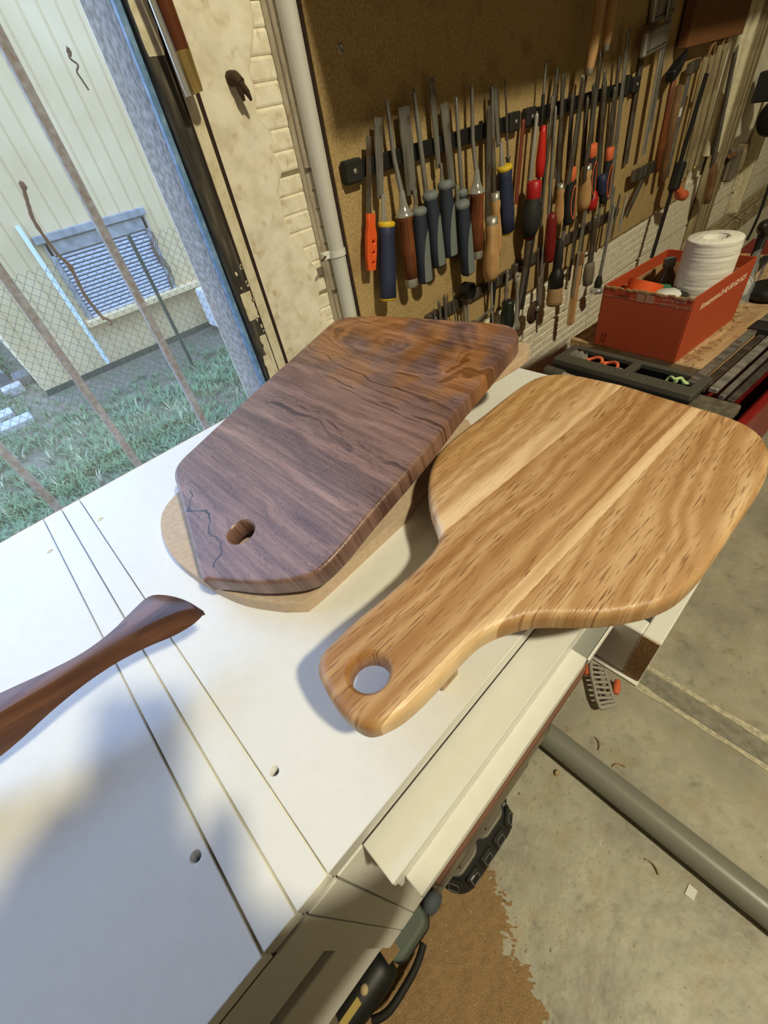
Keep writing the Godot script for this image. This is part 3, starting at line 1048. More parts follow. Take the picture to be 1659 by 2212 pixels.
	# pipe and block lying left of the shed, two slabs
	var pp := thing("fallen_pipe", "pale blue pipe lying in the dark corner left of the cream shed", "pipe", Vector3(-0.16, 0.06, -4.95))
	obj("pipe", B.new().tube([Vector3(0, 0, 0), Vector3(-0.03, 0.02, -1.6)], 0.07, 16), mat(col(140, 172, 196), 0.6), pp)
	obj("collar", B.new().tube([Vector3(0.0, 0.0, 0.02), Vector3(0.0, 0.0, -0.05)], 0.078, 16), M.ac_dark, pp)
	tag(obj("foot_block", B.new().box(Vector3(-0.11, 0.035, -4.70), Vector3(0.15, 0.07, 0.13), 0.006), M.slab), "small white concrete block on the grass near the shed corner", "block")
	tag(obj("stone_base", B.new().box(Vector3(0.0, 0.04, -4.90), Vector3(0.13, 0.08, 0.22), 0.01), mat(col(96, 98, 98), 0.9)), "dark grey stone standing against the shed corner behind the white block", "stone")
	tag(obj("paving_slab", B.new().box(Vector3(-0.36, 0.025, -3.93), Vector3(0.50, 0.05, 0.15), 0.006), M.slab), "pale concrete slab lying on the grass, the nearer of two", "slab", "")
	tag(obj("paving_slab", B.new().box(Vector3(-0.46, 0.02, -4.22), Vector3(0.52, 0.05, 0.15), 0.006), M.slab), "pale concrete slab lying on the grass, the farther of two", "slab", "")
	# hedge beyond, left of the shed
	var hb := B.new()
	for k in 420:
		var c := Vector3(rg.randf_range(-3.6, -0.15), rg.randf_range(0.0, 1.6), rg.randf_range(-7.6, -6.9))
		for q in 5:
			var a := Vector3(rg.randfn(), rg.randfn(), rg.randfn()).normalized()
			var u := a.cross(Vector3(0.3, 0.9, 0.2)).normalized()
			var o := c + Vector3(rg.randfn(), rg.randfn(), rg.randfn()) * 0.06
			hb.tri(o - u * 0.025, o + u * 0.025, o + a * 0.11, 3)
	tag(obj("hedge", hb, mat(col(48, 72, 46), 0.8)), "dark green hedge at the far end of the yard", "hedge", "", "stuff")
	# dried vines close outside the pane
	var vp := smooth_path([Vector3(0.174, 1.268, -1.0), Vector3(0.166, 1.245, -1.0), Vector3(0.159, 1.22, -0.998), Vector3(0.163, 1.175, -1.0), Vector3(0.171, 1.15, -1.003), Vector3(0.167, 1.103, -1.0), Vector3(0.174, 1.058, -1.0)], 5)
	var vi := thing("dried_vine", "long dried brown vine stem hanging outside the window across the shutter", "vine", Vector3.ZERO)
	var rad := []
	for k in vp.size():
		rad.append(0.0022 + 0.0012 * absf(sin(k * 1.3)))
	obj("stem", B.new().tube(vp, rad, 7), M.vine, vi)
	obj("knot", B.new().lathe([Vector2(0, -0.006), Vector2(0.005, -0.002), Vector2(0.004, 0.005), Vector2(0, 0.008)], 8, 1, 1, Vector3(0.173, 1.264, -1.0)), M.vine, vi)
	obj("knot", B.new().lathe([Vector2(0, -0.008), Vector2(0.005, -0.002), Vector2(0.0045, 0.005), Vector2(0, 0.009)], 8, 1, 1, Vector3(0.171, 1.148, -1.003)), M.vine, vi)
	obj("curl", B.new().tube(smooth_path([Vector3(0.172, 1.064, -1.0), Vector3(0.178, 1.058, -1.0), Vector3(0.184, 1.050, -1.0), Vector3(0.178, 1.046, -1.0)], 4), 0.002, 6), M.vine, vi)
	var v2 := thing("dried_tendril", "short curled dried tendril hanging high outside the window", "vine", Vector3.ZERO)
	obj("stem", B.new().tube(smooth_path([Vector3(0.334, 1.402, -1.0), Vector3(0.329, 1.392, -1.0), Vector3(0.336, 1.384, -1.0), Vector3(0.330, 1.377, -1.0), Vector3(0.332, 1.368, -1.0), Vector3(0.335, 1.356, -1.0)], 5), 0.0014, 6), M.vine, v2)
	obj("leaf", B.new().lathe([Vector2(0, -0.006), Vector2(0.004, 0.0), Vector2(0, 0.007)], 6, 1, 0.4, Vector3(0.332, 1.398, -1.0)), M.vine, v2)
	var v3 := thing("dead_creeper", "dead creeper clinging to the shed wall right of the shutter", "vine", Vector3.ZERO)
	for k in 5:
		var pth := []
		for q in 9:
			pth.append(Vector3(1.395 + 0.03 * sin(q * 1.1 + k) + rg.randf_range(-0.01, 0.01), 0.84 - 0.05 * q - 0.02 * k, -4.278))
		obj("stem", B.new().tube(smooth_path(pth, 2), 0.0035, 5), M.vine, v3)

# ---------------------------------------------------------------- white table
func build_table() -> void:
	var t := thing("workbench", "white melamine workbench with narrow inlaid strips and dog holes, against the window", "workbench", Vector3.ZERO)
	var e := 0.0009
	var rect := func(x0: float, z0: float, x1: float, z1: float) -> PackedVector2Array:
		return PackedVector2Array([Vector2(x0, z0), Vector2(x1, z0), Vector2(x1, z1), Vector2(x0, z1)])
	var zf := -0.092
	var zb := -0.734
	var main_holes := [circle(Vector2(-0.0376, -0.1735), 0.0043, 16), circle(Vector2(-0.0376, -0.649), 0.0043, 16)]
	var left_holes := [circle(Vector2(-0.1105, -0.1705), 0.0046, 16), circle(Vector2(-0.1105, -0.643), 0.0043, 16)]
	obj("top_panel", B.new().plate(rect.call(-1.15, zb, -0.1015, zf + 0.001), 0.881, 0.9, e, 0.0, left_holes), M.melamine, t)
	obj("top_strip", B.new().plate(rect.call(-0.1001, zb, -0.0748, zf), 0.881, 0.9, e), M.melamine, t)
	obj("top_strip", B.new().plate(rect.call(-0.0733, zb, -0.0473, zf), 0.881, 0.9, e), M.melamine, t)
	obj("top_panel", B.new().plate(rect.call(-0.0461, zb, 0.6045, zf), 0.881, 0.9, e, 0.0, main_holes), M.melamine, t)
	obj("end_strip", B.new().plate(rect.call(0.6053, zb, 0.628, zf), 0.881, 0.9003, e), M.melamine, t)
	# a dark sub-top under everything, seen through the joints and holes
	obj("sub_top", B.new().box(Vector3(-0.26, 0.870, -0.413), Vector3(1.77, 0.02, 0.636)), M.gap, t)
	obj("back_ledge", B.new().box(Vector3(0.20, 0.884, -0.7405), Vector3(0.70, 0.022, 0.011), 0.001), M.chip, t)
	# front: three upright panels under the strips and the main panel, drawers at the left
	obj("front_panel", B.new().box(Vector3(0.29, 0.61, -0.101), Vector3(0.672, 0.52, 0.016), 0.001), M.melamine_edge, t)
	obj("front_panel", B.new().box(Vector3(-0.0605, 0.61, -0.1005), Vector3(0.0265, 0.52, 0.017), 0.001), M.melamine_edge, t)
	obj("front_panel", B.new().box(Vector3(-0.0884, 0.61, -0.1005), Vector3(0.0265, 0.52, 0.017), 0.001), M.melamine_edge, t)
	var dr := obj("drawer_front", B.new().box(Vector3(-0.62, 0.765, -0.116), Vector3(1.03, 0.21, 0.018), 0.0015), M.melamine_edge, t)
	var dr2 := obj("drawer_front", B.new().box(Vector3(-0.62, 0.495, -0.110), Vector3(1.03, 0.30, 0.018), 0.0015), M.melamine_edge, t)
	for d in [dr, dr2]:
		obj("pull_groove", B.new().box(Vector3(-0.62, 0.654, -0.118), Vector3(1.03, 0.006, 0.012)), M.chip, d)
	obj("carcass", B.new().box(Vector3(-0.255, 0.58, -0.42), Vector3(1.76, 0.56, 0.6)), M.melamine_edge, t)
	obj("plinth", B.new().box(Vector3(-0.255, 0.16, -0.50), Vector3(1.70, 0.32, 0.40)), M.plank_grey, t)
	# the stepped rail along the front of the main panel
	obj("rail_top", B.new().box(Vector3(0.31, 0.8655, -0.0768), Vector3(0.66, 0.015, 0.0326), 0.0006), M.melamine, t)
	obj("rail_step", B.new().box(Vector3(0.112, 0.8405, -0.0525), Vector3(0.246, 0.019, 0.0165), 0.0009), M.melamine, t)
	obj("rail_core", B.new().box(Vector3(0.31, 0.845, -0.0765), Vector3(0.655, 0.0268, 0.0315)), M.melamine_edge, t)
	# grey plate with a printed mark at the right end of the rail
	var gp := obj("grey_plate", B.new().box(Vector3(0.268, 0.838, -0.0575), Vector3(0.062, 0.012, 0.026), 0.001), mat(col(150, 152, 146), 0.5, 0.2), t)
	for k in 6:
		obj("printed_mark", B.new().box(Vector3(0.262 + 0.0032 * (k % 3), 0.8442, -0.0672 + 0.0042 * (k / 3)), Vector3(0.0022, 0.0005, 0.003)), M.black if k % 2 == 0 else M.white_plastic, gp)
	obj("rail_lip", B.new().box(Vector3(0.268, 0.840, -0.0435), Vector3(0.062, 0.010, 0.002)), M.melamine_edge, t)
	# rough timber under the rail
	var ob := obj("timber_beam", B.new().box(Vector3.ZERO, Vector3(0.074, 0.262, 0.044), 0.002), M.beam, t)
	ob.position = Vector3(0.133, 0.793, -0.069)
	ob.rotation.z = PI / 2
	var pk := obj("timber_plank", B.new().box(Vector3.ZERO, Vector3(0.088, 0.215, 0.03), 0.002), M.plank_grey, t)
	pk.position = Vector3(0.112, 0.709, -0.067)
	pk.rotation.z = PI / 2
	var pk2 := obj("timber_plank", B.new().box(Vector3.ZERO, Vector3(0.08, 0.195, 0.03), 0.002), M.plank_grey, t)
	pk2.position = Vector3(0.096, 0.610, -0.073)
	pk2.rotation.z = PI / 2
	obj("front_leg", B.new().box(Vector3(-0.02, 0.36, -0.165), Vector3(0.05, 0.72, 0.03), 0.002), M.old_wood, t)
	obj("front_leg", B.new().box(Vector3(0.16, 0.30, -0.275), Vector3(0.05, 0.60, 0.03), 0.002), M.old_wood, t)
	obj("side_panel", B.new().box(Vector3(0.615, 0.6, -0.42), Vector3(0.02, 0.56, 0.6)), M.melamine_edge, t)
	# open trough hung on the front right
	var b := B.new()
	b.box(Vector3(0.4455, 0.8075, -0.008), Vector3(0.305, 0.085, 0.018), 0.0012)
	b.box(Vector3(0.302, 0.8075, -0.0505), Vector3(0.018, 0.085, 0.067), 0.0012)
	b.box(Vector3(0.589, 0.8075, -0.0505), Vector3(0.018, 0.085, 0.067), 0.0012)
	var tr := obj("trough", b, M.melamine_edge, t)
	obj("trough_floor", B.new().box(Vector3(0.443, 0.7625, -0.045), Vector3(0.312, 0.005, 0.092), 0.0008), M.melamine_edge, tr)
	obj("raw_edge", B.new().box(Vector3(0.2925, 0.8075, -0.008), Vector3(0.0012, 0.082, 0.0165)), M.chip, tr)
	obj("divider", B.new().box(Vector3(0.345, 0.80, -0.052), Vector3(0.006, 0.07, 0.066)), M.melamine_edge, tr)

# ---------------------------------------------------------------- boards
func build_boards() -> void:
	# MDF template under the walnut board
	var o := smooth_path([Vector3(0.13, 0, -0.587), Vector3(0.082, 0, -0.580), Vector3(0.048, 0, -0.566), Vector3(0.025, 0, -0.543), Vector3(0.010, 0, -0.50), Vector3(0.0055, 0, -0.45), Vector3(0.0135, 0, -0.39), Vector3(0.030, 0, -0.335), Vector3(0.055, 0, -0.292)], 5)
	var tp := PackedVector2Array()
	for q in o:
		tp.append(Vector2(q.x, q.z))
	tp.append_array(PackedVector2Array([Vector2(0.072, -0.2725), Vector2(0.091, -0.2715), Vector2(0.228, -0.279), Vector2(0.401, -0.316), Vector2(0.404, -0.3185), Vector2(0.397, -0.3225), Vector2(0.416, -0.3165), Vector2(0.428, -0.336), Vector2(0.428, -0.57)]))
	tag(obj("mdf_template", B.new().plate(tp, 0.9003, 0.918, 0.0006), M.mdf), "raw brown fibreboard template with a rounded end lying flat under the walnut board", "template")
	# second template, tilted with the board and sticking out past its far end
	var th := atan(0.15)
	var bs := Basis(Vector3(0, 0, 1), th)
	var org := Vector3(0, 0.943, 0)
	var e2 := PackedVector2Array([Vector2(0.31, -0.335), Vector2(0.30, -0.55), Vector2(0.45, -0.575), Vector2(0.478, -0.50), Vector2(0.500, -0.41), Vector2(0.520, -0.340), Vector2(0.530, -0.318), Vector2(0.530, -0.307), Vector2(0.521, -0.299), Vector2(0.508, -0.2945), Vector2(0.482, -0.298), Vector2(0.42, -0.315)])
	e2 = smooth_loop(e2, 4)
	var tm := obj("mdf_template", B.new().plate(e2, -0.0362, -0.0242, 0.0006), M.mdf)
	tm.position = org
	tm.basis = bs
	tag(tm, "fibreboard template raised under the far end of the walnut board, its rounded corner sticking out", "template")
	tag(obj("spacer_block", B.new().box(Vector3(0.468, 0.9265, -0.45), Vector3(0.05, 0.0525, 0.10), 0.002), M.ply), "offcut block propping up the far end of the walnut board", "block")

	# walnut board: outline in its own plane, tilted up away from the window corner
	var wp := [[0.0128, -0.3665], [0.0284, -0.4209], [0.0465, -0.4804], [0.0625, -0.5346], [0.0675, -0.5530], [0.0760, -0.5690], [0.0920, -0.5800], [0.1239, -0.5868], [0.1914, -0.6000], [0.2534, -0.6110], [0.3180, -0.6210], [0.3919, -0.6330], [0.4300, -0.6390], [0.4500, -0.6370], [0.4640, -0.6230], [0.4781, -0.5913], [0.4910, -0.5353], [0.5042, -0.4651], [0.5150, -0.4010], [0.5225, -0.3575], [0.5228, -0.3342], [0.5130, -0.3150], [0.4940, -0.3040], [0.4569, -0.2997], [0.4019, -0.2930], [0.3403, -0.2857], [0.2907, -0.2775], [0.2436, -0.2724], [0.1922, -0.2676], [0.1610, -0.2640], [0.1285, -0.2600], [0.1043, -0.2590], [0.0907, -0.2619], [0.0762, -0.2715], [0.0573, -0.2923], [0.0414, -0.3143], [0.0267, -0.3401], [0.0165, -0.3570]]
	var wo := PackedVector2Array()
	for p in wp:
		wo.append(Vector2(p[0] / cos(th), p[1]))
	wo = smooth_loop(wo, 3)
	var hole := PackedVector2Array()
	for k in 40:
		var a := TAU * k / 40.0
		hole.append(Vector2(0.0745 / cos(th) + 0.0178 * cos(a), -0.3785 + 0.0178 * sin(a)))
	var wb := obj("walnut_board", B.new().plate(wo, -0.024, 0.0, 0.0045, 0.002, hole, 5), M.walnut)
	wb.position = org
	wb.basis = bs
	tag(wb, "dark walnut cutting board with a pointed end, a round hole and swirling burr figure", "cutting board")

	# oak paddle board
	var op := [[0.0301, -0.1706], [0.0266, -0.1567], [0.0249, -0.1436], [0.0248, -0.1324], [0.0262, -0.1226], [0.0290, -0.1160], [0.0339, -0.1115], [0.0410, -0.1080], [0.0536, -0.1041], [0.0692, -0.1022], [0.0854, -0.1015], [0.1055, -0.1017], [0.1213, -0.1013], [0.1360, -0.0998], [0.1500, -0.0955], [0.1620, -0.0895], [0.1740, -0.0825], [0.1855, -0.0725], [0.1986, -0.0570], [0.2130, -0.0412], [0.2301, -0.0268], [0.2501, -0.0136], [0.2716, -0.0050], [0.2980, -0.0005], [0.3268, 0.0015], [0.3798, 0.0028], [0.4297, 0.0043], [0.4600, 0.0038], [0.4850, 0.0005], [0.5120, -0.0060], [0.5360, -0.0186], [0.5510, -0.0351], [0.5600, -0.0599], [0.5640, -0.0930], [0.5690, -0.1372], [0.5744, -0.1787], [0.5740, -0.2134], [0.5705, -0.2529], [0.5594, -0.2775], [0.5395, -0.2925], [0.5106, -0.2980], [0.4530, -0.2972], [0.4094, -0.2950], [0.3598, -0.2936], [0.3232, -0.2909], [0.2907, -0.2813], [0.2651, -0.2663], [0.2391, -0.2441], [0.2214, -0.2234], [0.2070, -0.2030], [0.1954, -0.1925], [0.1767, -0.1868], [0.1556, -0.1853], [0.1186, -0.1852], [0.0864, -0.1868], [0.0600, -0.1858], [0.0480, -0.1852], [0.0390, -0.1825], [0.0335, -0.1770]]
	var to := -atan(0.045)
	var oo := PackedVector2Array()
	for p in op:
		oo.append(Vector2(p[0] / cos(to), p[1]))
	oo = smooth_loop(oo, 3)
	var oh := PackedVector2Array()
	for k in 44:
		var a := TAU * k / 44.0
		oh.append(Vector2(0.0579 + 0.0185 * cos(a), -0.1433 + 0.0185 * sin(a)))
	var ok := obj("oak_board", B.new().plate(oo, -0.024, 0.0, 0.0075, 0.006, oh, 6), M.oak)
	ok.position = Vector3(0, 0.97135, 0)
	ok.basis = Basis(Vector3(0, 0, 1), to)
	tag(ok, "pale oak paddle board of three glued staves with a round hole in its handle", "cutting board")
	tag(obj("spacer_block", B.new().box(Vector3(0.1125, 0.9208, -0.1320), Vector3(0.022, 0.0412, 0.038), 0.0012), M.ply), "small plywood block under the neck of the oak paddle board", "block")
	tag(obj("spacer_block", B.new().box(Vector3(0.50, 0.9124, -0.20), Vector3(0.03, 0.0244, 0.06), 0.0012), M.ply), "flat plywood offcut under the broad end of the oak paddle board", "block")

	# curved walnut piece at the left: lofted from sections of four corners
	var sec := [
		[Vector3(-0.470, 0.925, -0.44), Vector3(-0.480, 0.921, -0.385), Vector3(-0.490, 0.9003, -0.385)],
		[Vector3(-0.400, 0.942, -0.43), Vector3(-0.405, 0.938, -0.38), Vector3(-0.415, 0.9003, -0.38)],
		[Vector3(-0.300, 0.968, -0.400), Vector3(-0.305, 0.964, -0.363), Vector3(-0.32, 0.914, -0.361)],
		[Vector3(-0.215, 0.982, -0.371), Vector3(-0.222, 0.978, -0.343), Vector3(-0.242, 0.932, -0.341)],
		[Vector3(-0.155, 0.985, -0.350), Vector3(-0.1607, 0.981, -0.3305), Vector3(-0.180, 0.9455, -0.3285)],
		[Vector3(-0.1222, 0.985, -0.339), Vector3(-0.1271, 0.981, -0.3245), Vector3(-0.1430, 0.957, -0.3225)],
		[Vector3(-0.0939, 0.985, -0.3325), Vector3(-0.0965, 0.981, -0.3205), Vector3(-0.112, 0.9635, -0.3185)],
		[Vector3(-0.0697, 0.985, -0.3335), Vector3(-0.0670, 0.981, -0.3165), Vector3(-0.0840, 0.9655, -0.3145)],
		[Vector3(-0.0485, 0.985, -0.3400), Vector3(-0.0410, 0.981, -0.3115), Vector3(-0.0585, 0.9635, -0.3095)],
		[Vector3(-0.0330, 0.985, -0.3430), Vector3(-0.0215, 0.981, -0.3040), Vector3(-0.0375, 0.9625, -0.302)],
		[Vector3(-0.0212, 0.985, -0.3310), Vector3(-0.0115, 0.981, -0.2975), Vector3(-0.0215, 0.9655, -0.2955)],
		[Vector3(-0.0105, 0.985, -0.3090), Vector3(-0.0062, 0.981, -0.2912), Vector3(-0.0110, 0.9725, -0.2892)],
		[Vector3(-0.0048, 0.985, -0.2860), Vector3(-0.0046, 0.9835, -0.2845), Vector3(-0.0052, 0.9810, -0.2832)]]
	var fine := []
	for i in sec.size() - 1:
		for k in 4:
			var row := []
			for c in 3:
				row.append((sec[i][c] as Vector3).cubic_interpolate(sec[i + 1][c], sec[max(i - 1, 0)][c], sec[min(i + 2, sec.size() - 1)][c], k / 4.0))
			fine.append(row)
	fine.append(sec[sec.size() - 1])
	var wl := B.new()
	for i in fine.size() - 1:
		var p: Array = fine[i]
		var q: Array = fine[i + 1]
		var ps := _bar_section(p)
		var qs := _bar_section(q)
		for k in ps.size():
			var j := (k + 1) % ps.size()
			wl.quad(ps[k], ps[j], qs[j], qs[k], 60 + k / 2)
	var cap := _bar_section(fine[0])
	for k in range(1, cap.size() - 1):
		wl.tri(cap[0], cap[k + 1], cap[k])
	tag(obj("curved_walnut_bar", wl, M.walnut_piece), "curved dark walnut bar with a flared end, raised above the table at the left", "furniture part")

# eight corners round a section given by back top, ridge and front bottom, the arrises eased
func _bar_section(c: Array) -> Array:
	var t: Vector3 = c[0]
	var r: Vector3 = c[1]
	var f: Vector3 = c[2]
	var bk := Vector3(t.x + (f.x - r.x) * 0.8, f.y, t.z + 0.004)
	var out := []
	var pts := [t, r, f, bk]
	for k in 4:
		var p: Vector3 = pts[k]
		var a: Vector3 = pts[(k + 3) % 4]
		var b: Vector3 = pts[(k + 1) % 4]
		out.append(p.lerp(a, minf(0.0022 / maxf(p.distance_to(a), 0.0001), 0.3)))
		out.append(p.lerp(b, minf(0.0022 / maxf(p.distance_to(b), 0.0001), 0.3)))
	return out

# ---------------------------------------------------------------- tool wall
const UPPER := "tools held on the upper magnetic bar"
const LOWER := "small tools held on the lower magnetic bar"

func hang(called: String, label: String, category: String, group: String, bot: Vector2, top: Vector2, z: float = -0.716) -> Node3D:
	var n := thing(called, label, category, Vector3(bot.x, bot.y, z), group)
	n.rotation.z = atan2(-(top.x - bot.x), top.y - bot.y)
	return n

func blade_flat(y0: float, y1: float, w0: float, w1: float, th: float, dz: float) -> B:
	# flat bar with bevelled long edges, slanting to a cutting edge at the top
	var b := B.new()
	var c: float = th * 0.4
	var ring := func(y: float, w: float, t: float) -> Array:
		return [Vector3(-w, y, dz - t), Vector3(w, y, dz - t), Vector3(w, y, dz + t - c), Vector3(w - c, y, dz + t), Vector3(-w + c, y, dz + t), Vector3(-w, y, dz + t - c)]
	var rows := [ring.call(y0, w0 / 2, th / 2), ring.call(y1 - w1 * 0.45, w1 / 2, th / 2), ring.call(y1, w1 / 2, th * 0.12)]
	for k in 2:
		for i in 6:
			var j := (i + 1) % 6
			b.quad(rows[k][i], rows[k][j], rows[k + 1][j], rows[k + 1][i])
	for k in range(1, 5):
		b.tri(rows[2][0], rows[2][k], rows[2][k + 1])
		b.tri(rows[0][0], rows[0][k + 1], rows[0][k])
	return b

func round_shaft(y0: float, y1: float, r0: float, r1: float, dz: float) -> B:
	return B.new().lathe([Vector2(0, y0), Vector2(r0, y0), Vector2(r0, y0), Vector2(r1, y1 - r1 * 2), Vector2(0, y1)], 12, 1, 1, Vector3(0, 0, dz))

# a chisel, file or driver: handle at the bottom, blade up
func chisel(style: String, label: String, bot: Vector2, neck: Vector2, tip: Vector2, r: float, bw: float, kind: String = "flat", z: float = -0.716, cat: String = "chisel", group: String = UPPER) -> void:
	var n := hang({"blue": "blue_chisel", "grey": "grey_chisel", "brown": "wooden_chisel", "beech": "hand_file", "loop": "handled_file", "red": "screwdriver", "plain": "hand_tool"}[style], label, cat, group, bot, tip, z)
	var full := bot.distance_to(tip)
	var hl := bot.distance_to(neck)
	var dz := -0.730 - z
	match style:
		"blue":
			obj("handle", B.new().lathe([Vector2(0, 0.006), Vector2(r, 0.006), Vector2(r * 1.03, hl * 0.3), Vector2(r * 0.96, hl * 0.6), Vector2(r * 0.86, hl * 0.82), Vector2(r * 0.93, hl * 0.93), Vector2(r * 0.8, hl * 0.95)], 22, 1, 0.9), M.navy, n)
			obj("end_cap", B.new().lathe([Vector2(0, 0), Vector2(r * 0.75, 0), Vector2(r * 0.97, 0.004), Vector2(r, 0.0065)], 22, 1, 0.9), M.yellow, n)
			obj("collar", B.new().lathe([Vector2(r * 0.85, hl * 0.93), Vector2(r * 0.97, hl * 0.95), Vector2(r * 0.97, hl * 0.985), Vector2(r * 0.8, hl), Vector2(0, hl)], 22, 1, 0.9), M.yellow, n)
			obj("neck", B.new().lathe([Vector2(r * 0.42, hl - 0.002), Vector2(r * 0.30, hl + 0.012), Vector2(r * 0.22, hl + 0.03), Vector2(bw * 0.3, hl + 0.042)], 14, 1, 0.8, Vector3(0, 0, dz * 0.5)), M.chrome, n)
			obj("blade", blade_flat(hl + 0.036, full, bw * 0.86, bw, 0.004, dz), M.steel, n)
		"grey":
			obj("handle", B.new().lathe([Vector2(0, 0), Vector2(r * 0.8, 0.0), Vector2(r, 0.005), Vector2(r * 1.04, hl * 0.3), Vector2(r * 0.98, hl * 0.65), Vector2(r * 0.88, hl * 0.88), Vector2(r * 0.9, hl * 0.93)], 22, 1, 0.9), M.slate, n)
			var pb := B.new()
			var rows := []
			for k in 11:
				var v := k / 10.0
				var y := lerpf(0.004, hl * 0.72, v)
				var rr := r * (1.04 - 0.05 * v) + 0.0008
				var hw := 1.15 * sqrt(maxf(0.0, 1.0 - v * v))
				var row := []
				for q in 7:
					var a: float = -0.04 + hw * (q / 6.0 - 0.5) * 2.0
					row.append(Vector3(sin(a + 0.5) * rr, y, cos(a + 0.5) * rr * 0.9))
				rows.append(row)
			for k in 10:
				for q in 6:
					pb.quad(rows[k][q], rows[k][q + 1], rows[k + 1][q + 1], rows[k + 1][q], 5)
			obj("grip_inlay", pb, M.grip_grey, n)
			obj("collar", B.new().lathe([Vector2(r * 0.88, hl * 0.91), Vector2(r * 1.0, hl * 0.93), Vector2(r * 1.0, hl * 0.97), Vector2(r * 0.75, hl), Vector2(0, hl)], 22, 1, 0.9), M.grip_grey, n)
			if kind == "round":
				obj("blade", round_shaft(hl - 0.002, full, bw * 0.55, bw * 0.42, dz * 0.7), M.steel, n)
			else:
				obj("neck", B.new().lathe([Vector2(r * 0.35, hl - 0.002), Vector2(r * 0.22, hl + 0.012), Vector2(bw * 0.22, hl + 0.03)], 14, 1, 0.8, Vector3(0, 0, dz * 0.5)), M.steel, n)
				obj("blade", blade_flat(hl + 0.022, full, bw * 0.9, bw, 0.005, dz), M.steel, n)
		"brown":
			obj("handle", B.new().lathe([Vector2(0, 0.018), Vector2(r * 0.95, 0.018), Vector2(r * 0.98, hl * 0.35), Vector2(r, hl * 0.6), Vector2(r * 0.92, hl * 0.9), Vector2(r * 1.15, hl * 0.94), Vector2(r * 0.9, hl * 0.97)], 22), M.mahogany, n)
			obj("end_ring", B.new().lathe([Vector2(0, 0), Vector2(r * 0.8, 0), Vector2(r * 0.9, 0.003), Vector2(r * 0.93, 0.019)], 22), M.alu, n)
			obj("ferrule", B.new().lathe([Vector2(r * 1.18, hl * 0.95), Vector2(r * 1.2, hl * 0.97), Vector2(r * 0.85, hl), Vector2(r * 0.5, hl + 0.014), Vector2(r * 0.32, hl + 0.035)], 22, 1, 1), M.chrome, n)
			obj("blade", B.new().tube([Vector3(0, hl + 0.03, 0), Vector3(0, lerpf(hl, full, 0.5), dz * 0.7), Vector3(0, full, dz * 0.85)], [r * 0.34, bw * 0.5, bw * 0.42], 10), M.steel, n)
		"beech":
			obj("handle", B.new().lathe([Vector2(0, 0), Vector2(r * 0.6, 0.002), Vector2(r * 0.95, 0.012), Vector2(r * 1.05, hl * 0.22), Vector2(r * 0.98, hl * 0.45), Vector2(r * 0.72, hl * 0.72), Vector2(r * 0.86, hl * 0.83), Vector2(r * 0.74, hl * 0.89)], 22), M.beech, n)
			obj("ferrule", B.new().lathe([Vector2(r * 0.72, hl * 0.88), Vector2(r * 0.72, hl), Vector2(r * 0.68, hl), Vector2(0, hl)], 18), M.alu, n)
			if kind == "round":
				obj("blade", round_shaft(hl - 0.002, full, bw * 0.5, bw * 0.35, dz * 0.6), M.steel_dark, n)
			else:
				obj("blade", blade_flat(hl - 0.002, full, bw, bw * 0.8, 0.005, dz * 0.6), M.steel_dark, n)
		"loop":
			obj("handle", B.new().lathe([Vector2(0, 0), Vector2(r * 0.75, 0.001), Vector2(r * 0.98, 0.008), Vector2(r * 1.05, hl * 0.3), Vector2(r * 0.95, hl * 0.6), Vector2(r * 0.75, hl * 0.8)], 20, 1, 0.75), M.rubber, n)
			obj("collar", B.new().lathe([Vector2(r * 0.72, hl * 0.78), Vector2(r * 0.85, hl * 0.80), Vector2(r * 0.86, hl * 0.98), Vector2(r * 0.7, hl), Vector2(0, hl)], 20, 1, 0.75), M.orange_pale, n)
			var lp := []
			for k in 29:
				var a := TAU * k / 28.0
				var y := hl * (0.40 + 0.30 * sin(a))
				var x := r * 0.62 * cos(a)
				lp.append(Vector3(x, y, sqrt(maxf(0.0, 1.0 - pow(x / (r * 1.02), 2))) * r * 0.755 + 0.0006))
			obj("grip_loop", B.new().tube(lp, 0.0016, 6, false), M.orange_pale, n)
			obj("blade", blade_flat(hl - 0.002, full, bw, bw * 0.8, 0.005, dz * 0.6), M.steel_dark, n)
		"red":
			obj("handle", B.new().lathe([Vector2(0, 0), Vector2(r * 0.7, 0.001), Vector2(r * 0.95, 0.008), Vector2(r, hl * 0.3), Vector2(r * 0.9, hl * 0.7), Vector2(r * 0.8, hl * 0.9), Vector2(r * 0.6, hl), Vector2(0, hl)], 6 if kind == "hex" else 20), M.red_deep, n)
			obj("shaft", round_shaft(hl - 0.002, full, bw * 0.5, bw * 0.4, dz * 0.6), M.steel, n)
		"plain":
			obj("handle", B.new().lathe([Vector2(0, 0), Vector2(r * 0.9, 0.001), Vector2(r, hl * 0.2), Vector2(r * 0.85, hl * 0.85), Vector2(r * 0.6, hl), Vector2(0, hl)], 16), M.old_wood, n)
			if kind == "round":
				obj("shaft", round_shaft(hl - 0.002, full, bw * 0.5, bw * 0.4, dz * 0.6), M.steel_dark, n)
			else:
				obj("blade", blade_flat(hl - 0.002, full, bw, bw * 0.9, 0.005, dz * 0.6), M.steel_dark, n)

# a bare bar, rod or file without handle
func bar_tool(called: String, label: String, cat: String, group: String, bot: Vector2, top: Vector2, w: float, m: Material, rnd: bool = false, z: float = -0.728, part: String = "shaft") -> Node3D:
	var n := hang(called, label, cat, group, bot, top, z)
	var l := bot.distance_to(top)
	if rnd:
		obj(part, round_shaft(0, l, w / 2, w * 0.42, 0), m, n)
	else:
		obj(part, blade_flat(0, l, w, w * 0.9, 0.005, 0), m, n)
	return n

